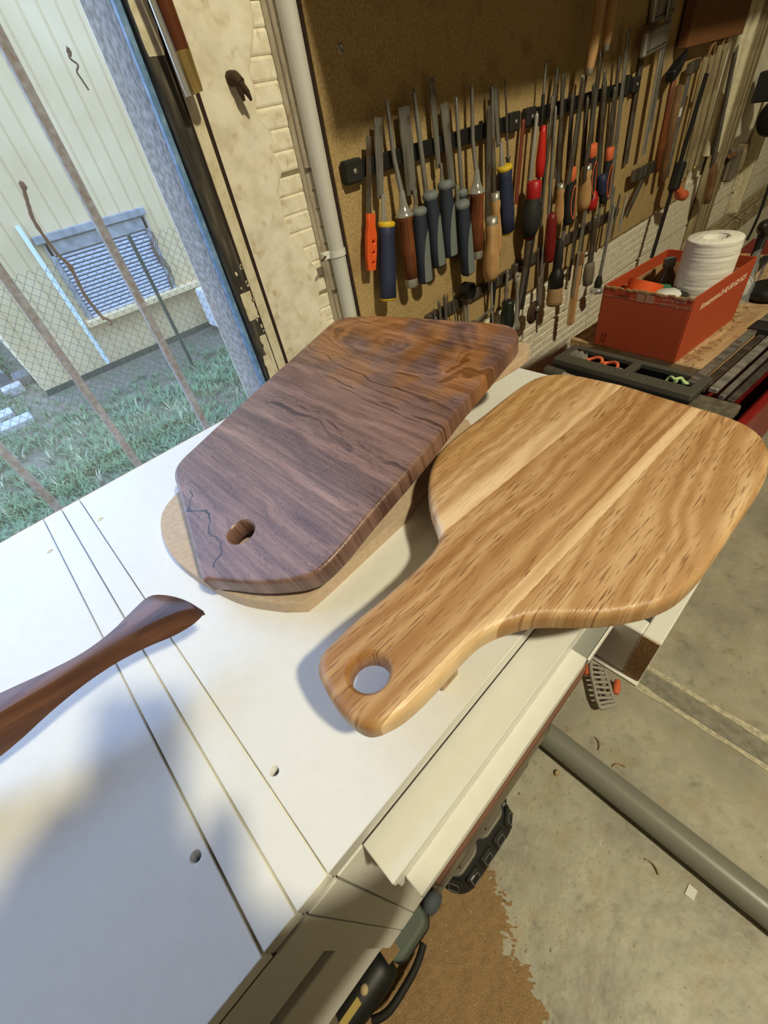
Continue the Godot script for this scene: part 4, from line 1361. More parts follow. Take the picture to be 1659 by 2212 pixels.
func build_tool_wall() -> void:
	var tb := thing("tool_board", "brown hardboard panel on the brick wall carrying the hand tools", "board", Vector3(1.527, 0.778, -0.753))
	obj("panel", B.new().box(Vector3(0, 0.72, 0), Vector3(1.866, 1.44, 0.008), 0.001), M.hardboard, tb)
	obj("edge_strip", B.new().box(Vector3(-0.936, 0.72, -0.002), Vector3(0.005, 1.44, 0.006)), M.gap, tb)
	obj("screw_cup", B.new().lathe([Vector2(0.0, 0.0), Vector2(0.0025, 0.0), Vector2(0.0025, 0.0), Vector2(0.004, 0.002), Vector2(0.006, 0.001), Vector2(0.0065, 0.0)], 14), M.alu, tb)
	tb.get_node("screw_cup").position = Vector3(-0.873, 0.562, 0.0045)
	tb.get_node("screw_cup").rotation.x = PI / 2
	# shelf above the board, out of the picture: it shades the upper part of the board
	var sh := thing("wall_shelf", "deep wooden shelf on brackets above the tool board", "shelf", Vector3(1.578, 1.56, -0.57))
	obj("shelf_board", B.new().box(Vector3(0, 0, 0), Vector3(2.0, 0.022, 0.38), 0.002), M.old_wood, sh)
	for x in [-0.8, 0.0, 0.8]:
		obj("bracket", B.new().box(Vector3(x, -0.06, -0.17), Vector3(0.02, 0.10, 0.02)).box(Vector3(x, -0.02, -0.05), Vector3(0.02, 0.02, 0.26)), M.steel_dark, sh)

	# magnetic bars
	for q in [[0.606, 1.152, 1.19, "black magnetic tool bar on the board above the blue and grey chisels"], [1.176, 1.77, 1.19, "black magnetic tool bar on the board behind the files and screwdrivers"], [0.79, 1.15, 0.866, "dull grey magnetic bar on the board behind the walnut board"], [1.165, 1.79, 0.872, "dull grey magnetic bar along the foot of the tool board, behind the brushes"]]:
		var up: bool = q[2] > 1.0
		var mb := thing("magnetic_bar", q[3], "tool bar", Vector3(q[0], q[2], -0.749))
		var l: float = q[1] - q[0]
		obj("bar", B.new().box(Vector3(l / 2, 0, 0.007), Vector3(l, 0.026, 0.012), 0.0015), M.black if up else M.steel_dark, mb)
		for x in [0.022, l - 0.022]:
			obj("end_block", B.new().box(Vector3(x, 0, 0.009), Vector3(0.04, 0.034 if up else 0.028, 0.018), 0.003), M.tray_dark if up else M.steel_dark, mb)
			var sc := obj("screw", B.new().lathe([Vector2(0.0045, 0.0), Vector2(0.004, 0.002), Vector2(0, 0.0025)], 10), M.steel, mb)
			sc.position = Vector3(x, 0, 0.018 if up else 0.0175)
			sc.rotation.x = PI / 2

	# --- upper bar, left to right
	var og := hang("craft_saw", "narrow bright orange handled saw, leftmost tool on the board", "saw", UPPER, Vector2(0.621, 1.032), Vector2(0.672, 1.24), -0.724)
	var ob := B.new()
	ob.t = Transform3D(Basis(Vector3(1, 0, 0), Vector3(0, 0, 1), Vector3(0, -1, 0)), Vector3.ZERO)
	var oo := PackedVector2Array([Vector2(-0.010, 0.0), Vector2(0.010, 0.0), Vector2(0.0125, -0.03), Vector2(0.0125, -0.062), Vector2(0.008, -0.075), Vector2(0.008, -0.094), Vector2(-0.009, -0.094), Vector2(-0.009, -0.075), Vector2(-0.012, -0.06), Vector2(-0.012, -0.02)])
	ob.plate(oo, -0.005, 0.005, 0.0015, 0.0015, [circle(Vector2(0.004, -0.014), 0.0052, 4), circle(Vector2(0.004, -0.031), 0.0052, 4), circle(Vector2(0.004, -0.049), 0.0058, 4)])
	obj("handle", ob, M.orange, og)
	obj("hole_back", B.new().box(Vector3(0.004, 0.031, -0.0035), Vector3(0.013, 0.05, 0.002)), M.gap, og)
	obj("blade", blade_flat(0.09, 0.205, 0.013, 0.011, 0.002, -0.005), M.steel_dark, og)
	chisel("blue", "navy chisel with yellow collar beside the orange saw", Vector2(0.649, 0.966), Vector2(0.673, 1.104), Vector2(0.699, 1.252), 0.0185, 0.019)
	chisel("brown", "red-brown turned handled gouge with silver ferrule, between the navy and the widest grey chisel", Vector2(0.724, 0.970), Vector2(0.724, 1.108), Vector2(0.722, 1.272), 0.0155, 0.009, "round", -0.715, "gouge")
	chisel("grey", "widest-bladed grey chisel, third handle from the left end of the board", Vector2(0.768, 0.965), Vector2(0.766, 1.106), Vector2(0.766, 1.258), 0.0175, 0.030)
	chisel("grey", "narrow round-shanked grey chisel leaning left, just right of the widest chisel", Vector2(0.817, 0.984), Vector2(0.807, 1.125), Vector2(0.790, 1.280), 0.0175, 0.010, "round")
	chisel("grey", "grey chisel hung highest, with the longest blade", Vector2(0.860, 0.992), Vector2(0.853, 1.133), Vector2(0.846, 1.288), 0.0175, 0.015)
	chisel("grey", "grey chisel hung lowest in front of its neighbours, its blade broad", Vector2(0.914, 0.940), Vector2(0.897, 1.090), Vector2(0.878, 1.250), 0.018, 0.021, "flat", -0.708)
	chisel("grey", "grey chisel half hidden behind the lowest hung one", Vector2(0.937, 0.965), Vector2(0.923, 1.105), Vector2(0.914, 1.258), 0.013, 0.009, "round", -0.730)
	chisel("brown", "red-brown turned handled gouge with silver ferrule, right of the grey chisels", Vector2(0.958, 0.960), Vector2(0.960, 1.098), Vector2(0.962, 1.266), 0.0165, 0.009, "round", -0.715, "gouge")
	chisel("beech", "flat file with a pale turned beech handle, in front of its twin", Vector2(1.012, 0.893), Vector2(1.009, 1.034), Vector2(1.015, 1.23), 0.0195, 0.019, "flat", -0.710, "file")
	chisel("beech", "file with a slender pale beech handle, behind the bigger beech file", Vector2(1.052, 0.936), Vector2(1.038, 1.076), Vector2(1.028, 1.262), 0.0145, 0.013, "round", -0.722, "file")
	chisel("blue", "navy chisel with yellow collar, right of the beech handled files", Vector2(1.090, 0.980), Vector2(1.070, 1.122), Vector2(1.046, 1.253), 0.0195, 0.013)
	var aw := bar_tool("thin_awl", "thin dark awl right of the second navy chisel", "awl", UPPER, Vector2(1.106, 1.079), Vector2(1.077, 1.265), 0.005, M.steel_dark, true)
	obj("tang", B.new().lathe([Vector2(0.0, 0.0), Vector2(0.0055, 0.003), Vector2(0.0045, 0.05), Vector2(0.007, 0.053), Vector2(0.0, 0.058)], 12), M.steel_dark, aw)

	# --- drivers, files and odd tools further right
	var bd := hang("stubby_driver", "large screwdriver with a black bulb grip and red neck", "screwdriver", UPPER, Vector2(1.180, 0.945), Vector2(1.198, 1.20), -0.708)
	obj("handle", B.new().lathe([Vector2(0, 0.004), Vector2(0.015, 0.004), Vector2(0.026, 0.03), Vector2(0.028, 0.05), Vector2(0.022, 0.075), Vector2(0.0165, 0.09)], 20), M.rubber, bd)
	obj("end_cap", B.new().lathe([Vector2(0, 0), Vector2(0.012, 0.0), Vector2(0.0165, 0.005)], 18), M.red_deep, bd)
	obj("neck", B.new().lathe([Vector2(0.0165, 0.088), Vector2(0.0185, 0.094), Vector2(0.0185, 0.122), Vector2(0.015, 0.126), Vector2(0, 0.126)], 20), M.red, bd)
	obj("shaft", round_shaft(0.125, 0.255, 0.005, 0.0045, -0.012), M.chrome, bd)
	var ins := hang("insulated_driver", "long red and black insulated screwdriver hanging point up", "screwdriver", UPPER, Vector2(1.222, 1.07), Vector2(1.222, 1.28), -0.715)
	obj("handle", B.new().lathe([Vector2(0, 0), Vector2(0.010, 0.002), Vector2(0.012, 0.03), Vector2(0.008, 0.085), Vector2(0.006, 0.1), Vector2(0.0, 0.1)], 16), M.insul_red, ins)
	obj("sleeve", round_shaft(0.09, 0.16, 0.004, 0.004, -0.006), M.black, ins)
	obj("shaft", round_shaft(0.155, 0.21, 0.003, 0.0028, -0.006), M.steel, ins)
	var rb := bar_tool("red_bar", "thin flat brown-red bar hung behind the black bulb screwdriver", "bar", UPPER, Vector2(1.150, 1.03), Vector2(1.165, 1.19), 0.012, mat(col(120, 54, 36), 0.6))
	rb.position.z = -0.733
	chisel("red", "screwdriver with a plain dark red handle hanging below the files", Vector2(1.306, 0.853), Vector2(1.306, 0.977), Vector2(1.285, 1.20), 0.0165, 0.009, "round", -0.712, "screwdriver")
	bar_tool("half_round_file", "long dark file without handle, left of the red screwdriver", "file", UPPER, Vector2(1.262, 1.0), Vector2(1.290, 1.262), 0.014, M.steel_dark)
	bar_tool("round_file", "thin round file hanging between the insulated screwdriver and the dark file", "file", UPPER, Vector2(1.262, 0.955), Vector2(1.262, 1.22), 0.007, M.steel_dark, true, -0.722)
	chisel("beech", "long file with a straight pale wooden handle right of the red screwdriver", Vector2(1.349, 0.936), Vector2(1.339, 1.036), Vector2(1.310, 1.25), 0.0125, 0.016, "flat", -0.716, "file")
	chisel("loop", "file with black handle and orange collar, lowest of the three alike", Vector2(1.397, 0.928), Vector2(1.391, 1.063), Vector2(1.362, 1.21), 0.0175, 0.017, "flat", -0.712, "file")
	chisel("beech", "stout file with a round pale beech handle between two black and orange files", Vector2(1.472, 0.945), Vector2(1.456, 1.055), Vector2(1.436, 1.20), 0.0185, 0.014, "round", -0.708, "file")
	chisel("loop", "file with black handle and orange collar, highest of the three alike", Vector2(1.521, 0.960), Vector2(1.496, 1.095), Vector2(1.471, 1.22), 0.0175, 0.016, "flat", -0.718, "file")
	chisel("loop", "file with black handle and orange collar, rightmost of the three alike", Vector2(1.618, 0.933), Vector2(1.602, 1.070), Vector2(1.594, 1.20), 0.0165, 0.015, "flat", -0.716, "file")
	var bs := hang("blue_driver", "screwdriver with a small dark blue handle below a broad file", "screwdriver", UPPER, Vector2(1.575, 0.962), Vector2(1.512, 1.22), -0.708)
	obj("handle", B.new().lathe([Vector2(0, 0), Vector2(0.014, 0.001), Vector2(0.0165, 0.012), Vector2(0.015, 0.04), Vector2(0.012, 0.052), Vector2(0, 0.055)], 18), M.navy, bs)
	obj("blade", blade_flat(0.05, 0.265, 0.021, 0.019, 0.006, -0.01), M.steel_dark, bs)
	var rs := hang("red_driver", "short fat bright red screwdriver handle under the blue one", "screwdriver", UPPER, Vector2(1.536, 0.931), Vector2(1.556, 1.06), -0.716)
	obj("handle", B.new().lathe([Vector2(0, 0), Vector2(0.012, 0.001), Vector2(0.017, 0.012), Vector2(0.015, 0.035), Vector2(0.008, 0.048), Vector2(0, 0.05)], 18), M.red, rs)
	obj("shaft", round_shaft(0.048, 0.13, 0.003, 0.003, -0.008), M.steel, rs)
	# files hung handle up
	for q in [[Vector2(1.374, 1.245), Vector2(1.396, 1.46), Vector2(1.384, 1.03), "long file hung with its pale beech handle up, left one of two"], [Vector2(1.441, 1.280), Vector2(1.440, 1.49), Vector2(1.444, 1.02), "long file hung with its pale beech handle up, right one of two"]]:
		var f := hang("hand_file", q[3], "file", UPPER, q[0], q[1], -0.694)
		var l: float = (q[0] as Vector2).distance_to(q[1])
		obj("handle", B.new().lathe([Vector2(0.009, 0.004), Vector2(0.0115, 0.03), Vector2(0.0105, l * 0.4), Vector2(0.016, l * 0.7), Vector2(0.015, l * 0.93), Vector2(0, l)], 18), M.beech, f)
		obj("ferrule", B.new().lathe([Vector2(0.0, -0.008), Vector2(0.008, -0.008), Vector2(0.009, 0.006)], 16), M.alu, f)
		obj("blade", blade_flat(-(q[0] as Vector2).distance_to(q[2]), -0.006, 0.018, 0.016, 0.005, -0.008), M.steel_dark, f)
	for q in [[Vector2(1.415, 0.985), Vector2(1.412, 1.24), 0.010, "slim dark rod file behind the low black and orange file"], [Vector2(1.655, 1.0), Vector2(1.60, 1.26), 0.012, "slim grey file left of the broad flat file"], [Vector2(1.545, 1.02), Vector2(1.53, 1.24), 0.012, "slim grey file behind the small blue screwdriver"], [Vector2(1.328, 1.05), Vector2(1.325, 1.25), 0.010, "slim dark file behind the straight wooden handle"]]:
		bar_tool("slim_file", q[3], "file", UPPER, q[0], q[1], q[2], M.steel_dark, false, -0.729)
	bar_tool("flat_file", "broad flat grey steel file right of the black and orange handles", "file", UPPER, Vector2(1.690, 0.930), Vector2(1.626, 1.305), 0.020, M.steel, false, -0.727)
	var blk := hang("hook_plate", "small black plate screwed high on the board right of the files", "plate", "", Vector2(1.70, 1.17), Vector2(1.705, 1.215), -0.741)
	obj("plate", B.new().box(Vector3(0, 0.022, 0), Vector3(0.02, 0.045, 0.014), 0.002), M.black, blk)

	# --- lower bar
	for q in [[Vector2(0.807, 0.83), Vector2(0.803, 0.893), 0.004, "thin short pin at the left end of the lower bar"], [Vector2(0.826, 0.80), Vector2(0.824, 0.907), 0.009, "dark round punch beside the short pin"], [Vector2(0.847, 0.79), Vector2(0.845, 0.914), 0.010, "tallest dark punch at the left end of the lower bar"], [Vector2(0.887, 0.79), Vector2(0.877, 0.922), 0.004, "long thin steel needle on the lower bar left of the ring"]]:
		bar_tool("small_punch", q[3], "punch", LOWER, q[0], q[1], q[2], M.steel_dark, true, -0.727)
	var rg := hang("ring_tool", "black ring on a forked steel stem on the lower bar", "tool", LOWER, Vector2(0.921, 0.79), Vector2(0.921, 0.90), -0.722)
	var rn := obj("ring", B.new().lathe([Vector2(0.016, -0.012), Vector2(0.0195, -0.012), Vector2(0.0195, -0.012), Vector2(0.0195, 0.012), Vector2(0.0195, 0.012), Vector2(0.016, 0.012), Vector2(0.016, 0.012), Vector2(0.016, -0.012)], 24), M.black, rg)
	rn.position = Vector3(0.0, 0.108, 0.008)
	rn.rotation.x = PI / 2
	obj("stem", B.new().box(Vector3(-0.007, 0.045, 0), Vector3(0.006, 0.09, 0.006), 0.001), M.steel, rg)
	obj("stem", B.new().box(Vector3(0.008, 0.045, 0), Vector3(0.007, 0.09, 0.006), 0.001), M.alu, rg)
	obj("crossbar", B.new().tube([Vector3(0.02, 0.016, 0.008), Vector3(0.115, 0.03, 0.008)], 0.003, 8).box(Vector3(0.02, 0.016, 0.008), Vector3(0.018, 0.018, 0.014), 0.003), M.steel, rg)
	bar_tool("hex_key", "slim pale steel key upright on the lower bar", "key", LOWER, Vector2(1.040, 0.77), Vector2(1.031, 0.889), 0.008, M.alu, true, -0.722)
	bar_tool("black_strip", "narrow black blade leaning beside the slim pale key", "blade", LOWER, Vector2(1.036, 0.775), Vector2(1.052, 0.884), 0.012, M.black, false, -0.722)
	var pe := hang("pear_driver", "screwdriver with a black pear shaped handle at the foot of the board", "screwdriver", LOWER, Vector2(1.098, 0.735), Vector2(1.107, 0.895), -0.712)
	obj("handle", B.new().lathe([Vector2(0, 0), Vector2(0.018, 0.002), Vector2(0.0225, 0.02), Vector2(0.0205, 0.042), Vector2(0.0165, 0.055), Vector2(0.0185, 0.072), Vector2(0.015, 0.079), Vector2(0, 0.080)], 20), mat(col(30, 36, 32), 0.4), pe)
	obj("shaft", round_shaft(0.078, 0.16, 0.0045, 0.004, -0.010), M.steel, pe)
	var wr := hang("spanner", "shiny combination spanner hanging right of the pear shaped handle", "spanner", LOWER, Vector2(1.144, 0.712), Vector2(1.131, 0.875), -0.706)
	var wb := B.new()
	wb.t = Transform3D(Basis(Vector3(1, 0, 0), Vector3(0, 0, 1), Vector3(0, -1, 0)), Vector3.ZERO)
	var wo := PackedVector2Array()
	for k in 13:
		var a := -0.35 * PI + 1.7 * PI * k / 12.0
		wo.append(Vector2(0.0105 * cos(a + PI * 0.0), -0.152 - 0.0105 * sin(a)))
	wo = PackedVector2Array([Vector2(-0.005, -0.03), Vector2(-0.0055, -0.14), Vector2(-0.0105, -0.150), Vector2(-0.0095, -0.160), Vector2(-0.004, -0.166), Vector2(0.004, -0.166), Vector2(0.0095, -0.160), Vector2(0.0105, -0.150), Vector2(0.0055, -0.14), Vector2(0.005, -0.03), Vector2(0.013, -0.020), Vector2(0.013, -0.006), Vector2(0.008, 0.0), Vector2(0.006, -0.012), Vector2(-0.006, -0.012), Vector2(-0.008, 0.0), Vector2(-0.013, -0.006), Vector2(-0.013, -0.020)])
	wb.plate(wo, -0.003, 0.003, 0.001, 0.001, circle(Vector2(0, -0.154), 0.0058, 12))
	obj("body", wb, M.chrome, wr)
	var pl := hang("long_pliers", "long dark handled pliers hanging closed, left of the disc", "pliers", LOWER, Vector2(1.152, 0.75), Vector2(1.188, 0.955), -0.708)
	obj("handle", B.new().tube([Vector3(-0.007, 0.0, 0), Vector3(-0.004, 0.07, 0), Vector3(-0.003, 0.14, 0), Vector3(-0.006, 0.2, 0)], [0.006, 0.0065, 0.008, 0.009], 10), M.steel_dark, pl)
	obj("handle", B.new().tube([Vector3(0.009, 0.02, 0.003), Vector3(0.008, 0.08, 0.003), Vector3(0.004, 0.14, 0.003), Vector3(0.005, 0.2, 0.003)], [0.0055, 0.0065, 0.008, 0.009], 10), M.tray_dark, pl)
	bar_tool("dark_bar", "short flat dark bar right of the long pliers", "bar", LOWER, Vector2(1.196, 0.80), Vector2(1.205, 0.92), 0.010, M.steel_dark, false, -0.724)
	var ds := hang("sanding_disc", "rusty brown disc on a thin vertical shaft hanging below the board", "disc", LOWER, Vector2(1.257, 0.664), Vector2(1.222, 0.918), -0.708)
	var dd := obj("disc", B.new().lathe([Vector2(0.0, -0.002), Vector2(0.033, -0.002), Vector2(0.034, 0.0), Vector2(0.033, 0.002), Vector2(0, 0.002)], 30), M.rusty, ds)
	dd.position = Vector3(-0.012, 0.072, 0.0)
	dd.rotation = Vector3(PI / 2, 0, 0)
	obj("shaft", round_shaft(0.0, 0.255, 0.0028, 0.003, 0.006), M.steel_dark, ds)
	obj("hub", B.new().lathe([Vector2(0, 0), Vector2(0.007, 0), Vector2(0.007, 0.016), Vector2(0, 0.016)], 12, 1, 1, Vector3(0, 0.07, 0.006)), M.steel, ds)
	var br := hang("round_brush", "round brush with black ferrule and pale canvas wrapped bristles pointing down", "brush", LOWER, Vector2(1.352, 0.715), Vector2(1.346, 0.905), -0.704)
	obj("bristles", B.new().lathe([Vector2(0.0, 0.0), Vector2(0.023, 0.003), Vector2(0.0255, 0.02), Vector2(0.0225, 0.036), Vector2(0.0245, 0.05), Vector2(0.022, 0.058)], 22), M.carton_inside, br)
	obj("ferrule", B.new().lathe([Vector2(0.022, 0.055), Vector2(0.0235, 0.058), Vector2(0.022, 0.075), Vector2(0.024, 0.084), Vector2(0.017, 0.1), Vector2(0.012, 0.11)], 22), M.black, br)
	obj("handle", B.new().lathe([Vector2(0.012, 0.105), Vector2(0.0135, 0.13), Vector2(0.010, 0.18), Vector2(0, 0.19)], 16), M.tray_dark, br)
	var ga := hang("marking_gauge", "pale wooden marking gauge with a steel rod and a thumb screw", "gauge", LOWER, Vector2(1.468, 0.613), Vector2(1.462, 0.845), -0.694)
	obj("stem", B.new().box(Vector3(0, 0.095, 0), Vector3(0.021, 0.19, 0.019), 0.002), M.beech, ga)
	obj("head", B.new().box(Vector3(0.003, 0.205, 0.0), Vector3(0.026, 0.035, 0.024), 0.003), M.old_wood, ga)
	obj("thumb_screw", B.new().lathe([Vector2(0, 0.0), Vector2(0.004, 0.0), Vector2(0.004, 0.012), Vector2(0.008, 0.013), Vector2(0.008, 0.018), Vector2(0, 0.019)], 12, 1, 1, Vector3.ZERO), M.steel, ga)
	ga.get_node("thumb_screw").position = Vector3(0.012, 0.212, 0.006)
	ga.get_node("thumb_screw").rotation.z = -PI / 2
	obj("steel_rod", B.new().box(Vector3(-0.0145, 0.165, 0.004), Vector3(0.008, 0.13, 0.005), 0.001), M.alu, ga)
	var d2 := hang("dusty_brush", "dusty dark brush with worn bristles right of the marking gauge", "brush", LOWER, Vector2(1.575, 0.705), Vector2(1.556, 0.915), -0.704)
	obj("handle", B.new().box(Vector3(0, 0.135, 0), Vector3(0.024, 0.15, 0.012), 0.004), M.steel_dark, d2)
	obj("bristles", B.new().lathe([Vector2(0, 0), Vector2(0.020, 0.004), Vector2(0.024, 0.03), Vector2(0.020, 0.07), Vector2(0.012, 0.075), Vector2(0, 0.075)], 18, 1, 0.7), M.plank_grey, d2)
	var rl := hang("glue_syringe", "long steel rod with a brass collar and a glass foot, hanging lowest at the right", "tool", LOWER, Vector2(1.660, 0.648), Vector2(1.677, 0.925), -0.704)
	obj("rod", round_shaft(0.05, 0.275, 0.006, 0.005, 0), M.steel, rl)
	obj("collar", B.new().lathe([Vector2(0.0, 0.022), Vector2(0.012, 0.022), Vector2(0.013, 0.04), Vector2(0.009, 0.055), Vector2(0, 0.075)], 16), M.tray_dark, rl)
	obj("foot", B.new().lathe([Vector2(0, 0.0), Vector2(0.02, 0.004), Vector2(0.026, 0.014), Vector2(0.018, 0.022), Vector2(0, 0.024)], 20), M.chrome, rl)
	for q in [[Vector2(1.30, 0.73), Vector2(1.293, 0.90), 0.016, "flat dull grey scraper left of the round brush"], [Vector2(1.405, 0.73), Vector2(1.40, 0.93), 0.020, "flat dull grey scraper between the round brush and the gauge"], [Vector2(1.475, 0.75), Vector2(1.472, 0.93), 0.009, "thin grey file behind the marking gauge"], [Vector2(1.52, 0.74), Vector2(1.522, 0.95), 0.017, "flat pale scraper right of the marking gauge"], [Vector2(1.615, 0.72), Vector2(1.62, 0.95), 0.014, "flat grey bar between the dusty brush and the long rod"], [Vector2(1.71, 0.80), Vector2(1.70, 0.96), 0.013, "flat grey bar right of the long steel rod"], [Vector2(1.75, 0.80), Vector2(1.755, 0.93), 0.008, "last thin grey bar near the right end of the lower bar"]]:
		bar_tool("flat_scraper", q[3], "scraper", LOWER, q[0], q[1], q[2], M.steel if q[2] > 0.012 else M.steel_dark, false, -0.724)
	bar_tool("bright_rod", "slim bright rod leaning on the board under the dark try square", "rod", LOWER, Vector2(1.790, 0.815), Vector2(1.803, 0.923), 0.008, M.alu, true, -0.72)

	# --- squares, clamps, hammers and saws at the right
	var sq := hang("try_square", "dark try square hung as a figure seven", "square", "", Vector2(1.845, 0.845), Vector2(1.955, 0.965), -0.726)
	obj("blade", B.new().box(Vector3(0, 0.08, 0), Vector3(0.022, 0.16, 0.004), 0.001), M.steel_dark, sq)
	var stk := obj("stock", B.new().box(Vector3(0, 0, 0), Vector3(0.165, 0.034, 0.014), 0.002), M.steel_dark, sq)
	stk.position = Vector3(-0.030, 0.128, 0.002)
	stk.rotation.z = -sq.rotation.z
	# two steel combination squares: pale heads on long rules
	for q in [[Vector2(1.875, 1.01), Vector2(1.838, 1.385), Vector2(-0.072, 0.272), "steel combination square with a pale head, its rule hanging long, left one"], [Vector2(1.935, 1.06), Vector2(1.90, 1.42), Vector2(-0.07, 0.285), "steel combination square with a pale head, right one, higher"]]:
		var cs := hang("combination_square", q[3], "square", "steel combination squares", q[0], q[1], -0.722 if q[3].contains("left") else -0.741)
		var l: float = (q[0] as Vector2).distance_to(q[1])
		obj("rule", B.new().box(Vector3(0, l / 2, 0), Vector3(0.026, l, 0.004), 0.001), M.alu, cs)
		obj("groove", B.new().box(Vector3(0, l / 2, 0.0022), Vector3(0.004, l * 0.96, 0.001)), M.steel_dark, cs)
		var hd := obj("head", B.new().box(Vector3.ZERO, Vector3(0.14, 0.05, 0.016), 0.004), M.alu, cs)
		hd.position = Vector3(q[2].x, q[2].y, 0.004)
		obj("head_slot", B.new().box(Vector3(q[2].x, q[2].y - 0.016, 0.0125), Vector3(0.12, 0.004, 0.001)), M.steel_dark, cs)
	bar_tool("steel_rule", "plain dark steel rule hanging between the combination squares and the board edge", "rule", "", Vector2(1.792, 1.0), Vector2(1.77, 1.25), 0.024, M.steel_dark, false, -0.74)
	var hm := hang("hammer", "cross peen hammer with a brown wooden handle hung head up", "hammer", "", Vector2(2.005, 0.94), Vector2(1.965, 1.21), -0.715)
	obj("handle", B.new().lathe([Vector2(0, 0), Vector2(0.014, 0.003), Vector2(0.0155, 0.05), Vector2(0.011, 0.15), Vector2(0.010, 0.255), Vector2(0, 0.258)], 16, 1, 0.75), M.mahogany, hm)
	var hh := obj("head", B.new().box(Vector3(-0.012, 0, 0), Vector3(0.045, 0.03, 0.028), 0.004).plate(PackedVector2Array([Vector2(0.01, -0.013), Vector2(0.01, 0.013), Vector2(0.07, 0.002), Vector2(0.07, -0.002)]), -0.012, 0.012, 0.001), M.black, hm)
	hh.position = Vector3(0.0, 0.262, 0.0)
	hh.rotation.z = 0.3
	var hm2 := hang("wooden_mallet", "short tool with a red-brown handle and a white price tag, right of the hammer", "tool", "", Vector2(2.075, 0.90), Vector2(2.03, 1.17), -0.715)
	obj("handle", B.new().lathe([Vector2(0, 0), Vector2(0.013, 0.003), Vector2(0.013, 0.1), Vector2(0.010, 0.26), Vector2(0, 0.264)], 16), M.old_wood, hm2)
	obj("tag", B.new().box(Vector3(0.012, 0.19, 0.014), Vector3(0.018, 0.022, 0.001)), M.white_plastic, hm2)
	var bc := hang("bar_clamp", "black one-handed bar clamp with an orange lever, hanging over the box", "clamp", "", Vector2(2.096, 0.645), Vector2(2.180, 1.17), -0.69)
	obj("bar", B.new().box(Vector3(0, 0.265, 0), Vector3(0.022, 0.53, 0.008), 0.001), M.black, bc)
	obj("jaw", B.new().box(Vector3(0.0, 0.262, 0.004), Vector3(0.045, 0.085, 0.03), 0.006), M.tray_dark, bc)
	obj("lever", B.new().tube([Vector3(0.025, 0.225, 0.01), Vector3(0.055, 0.205, 0.014), Vector3(0.10, 0.20, 0.016), Vector3(0.135, 0.195, 0.012)], [0.012, 0.0175, 0.018, 0.010], 14), M.orange_pale, bc)
	var bg := hang("bar_clamp", "grey steel bar clamp hanging behind the black one", "clamp", "", Vector2(2.135, 0.90), Vector2(2.115, 1.19), -0.722)
	obj("bar", B.new().box(Vector3(0, 0.15, 0), Vector3(0.026, 0.30, 0.006), 0.001), M.steel, bg)
	obj("jaw", B.new().box(Vector3(0.02, 0.29, 0.0), Vector3(0.07, 0.03, 0.018), 0.004), M.steel_dark, bg)
	# framed bow saws with thin wooden frames and wires
	for q in [[2.262, 0.86, 1.21, "slender wooden framed bow saw, left one"], [2.372, 0.88, 1.23, "slender wooden framed bow saw, right one"]]:
		var bw := hang("bow_saw", q[3], "saw", "wooden framed bow saws", Vector2(q[0] + 0.03, q[1]), Vector2(q[0], q[2]), -0.722)
		var l := 0.35
		obj("cheek", B.new().box(Vector3(-0.028, l / 2, 0), Vector3(0.016, l, 0.016), 0.003), M.post_wood, bw)
		obj("cheek", B.new().box(Vector3(0.028, l / 2, 0), Vector3(0.014, l, 0.016), 0.003), M.post_wood, bw)
		obj("top_rail", B.new().tube(smooth_path([Vector3(-0.028, l - 0.01, 0.002), Vector3(-0.015, l + 0.02, 0.004), Vector3(0.01, l + 0.025, 0.004), Vector3(0.028, l - 0.01, 0.002)], 4), 0.005, 8), M.old_wood, bw)
		obj("stretcher", B.new().box(Vector3(0, l * 0.72, 0), Vector3(0.045, 0.012, 0.01), 0.002), M.old_wood, bw)
		obj("saw_wire", B.new().tube([Vector3(0.0, 0.01, 0.004), Vector3(0.0, l - 0.02, 0.004)], 0.0015, 6), M.steel_dark, bw)
		obj("knob", B.new().lathe([Vector2(0, 0), Vector2(0.008, 0.004), Vector2(0.006, 0.014), Vector2(0, 0.016)], 12, 1, 1, Vector3(0, -0.006, 0.006)), M.brass, bw)
	var hs := hang("hand_saw", "hand saw hung blade up, brown wooden handle, right edge of the board", "saw", "", Vector2(2.615, 0.722), Vector2(2.44, 1.22), -0.690)
	obj("handle", B.new().lathe([Vector2(0, 0), Vector2(0.018, 0.003), Vector2(0.022, 0.04), Vector2(0.019, 0.12), Vector2(0.014, 0.15), Vector2(0, 0.155)], 18, 1, 0.8), M.old_wood, hs)
	obj("blade", blade_flat(0.15, 0.52, 0.055, 0.03, 0.003, -0.008), M.steel, hs)
	obj("back", B.new().box(Vector3(-0.024, 0.335, -0.006), Vector3(0.008, 0.36, 0.008), 0.001), M.steel_dark, hs)
	# panel of brown fibreboard leaning high on the board
	tag(obj("brown_panel", B.new().box(Vector3(2.255, 1.42, -0.725), Vector3(0.50, 0.36, 0.03), 0.002), mat(col(118, 76, 40), 0.8)), "thick brown panel fixed high at the top right of the tool board", "panel")
	# posts and pipes beyond the board
	for q in [[2.535, 0.016, "pale painted pipe running up right of the tool board, the left one"], [2.605, 0.021, "pale painted pipe running up right of the tool board, the thicker right one"]]:
		tag(obj("wall_pipe", B.new().tube([Vector3(q[0], 0.9, -0.72), Vector3(q[0], 3.0, -0.72)], q[1], 14), M.cream_paint), q[2], "pipe")
	tag(obj("timber_post", B.new().box(Vector3(2.75, 0.98, -0.735), Vector3(0.16, 1.0, 0.045), 0.004), M.post_wood), "grey weathered timber post against the wall right of the hand saw", "post")
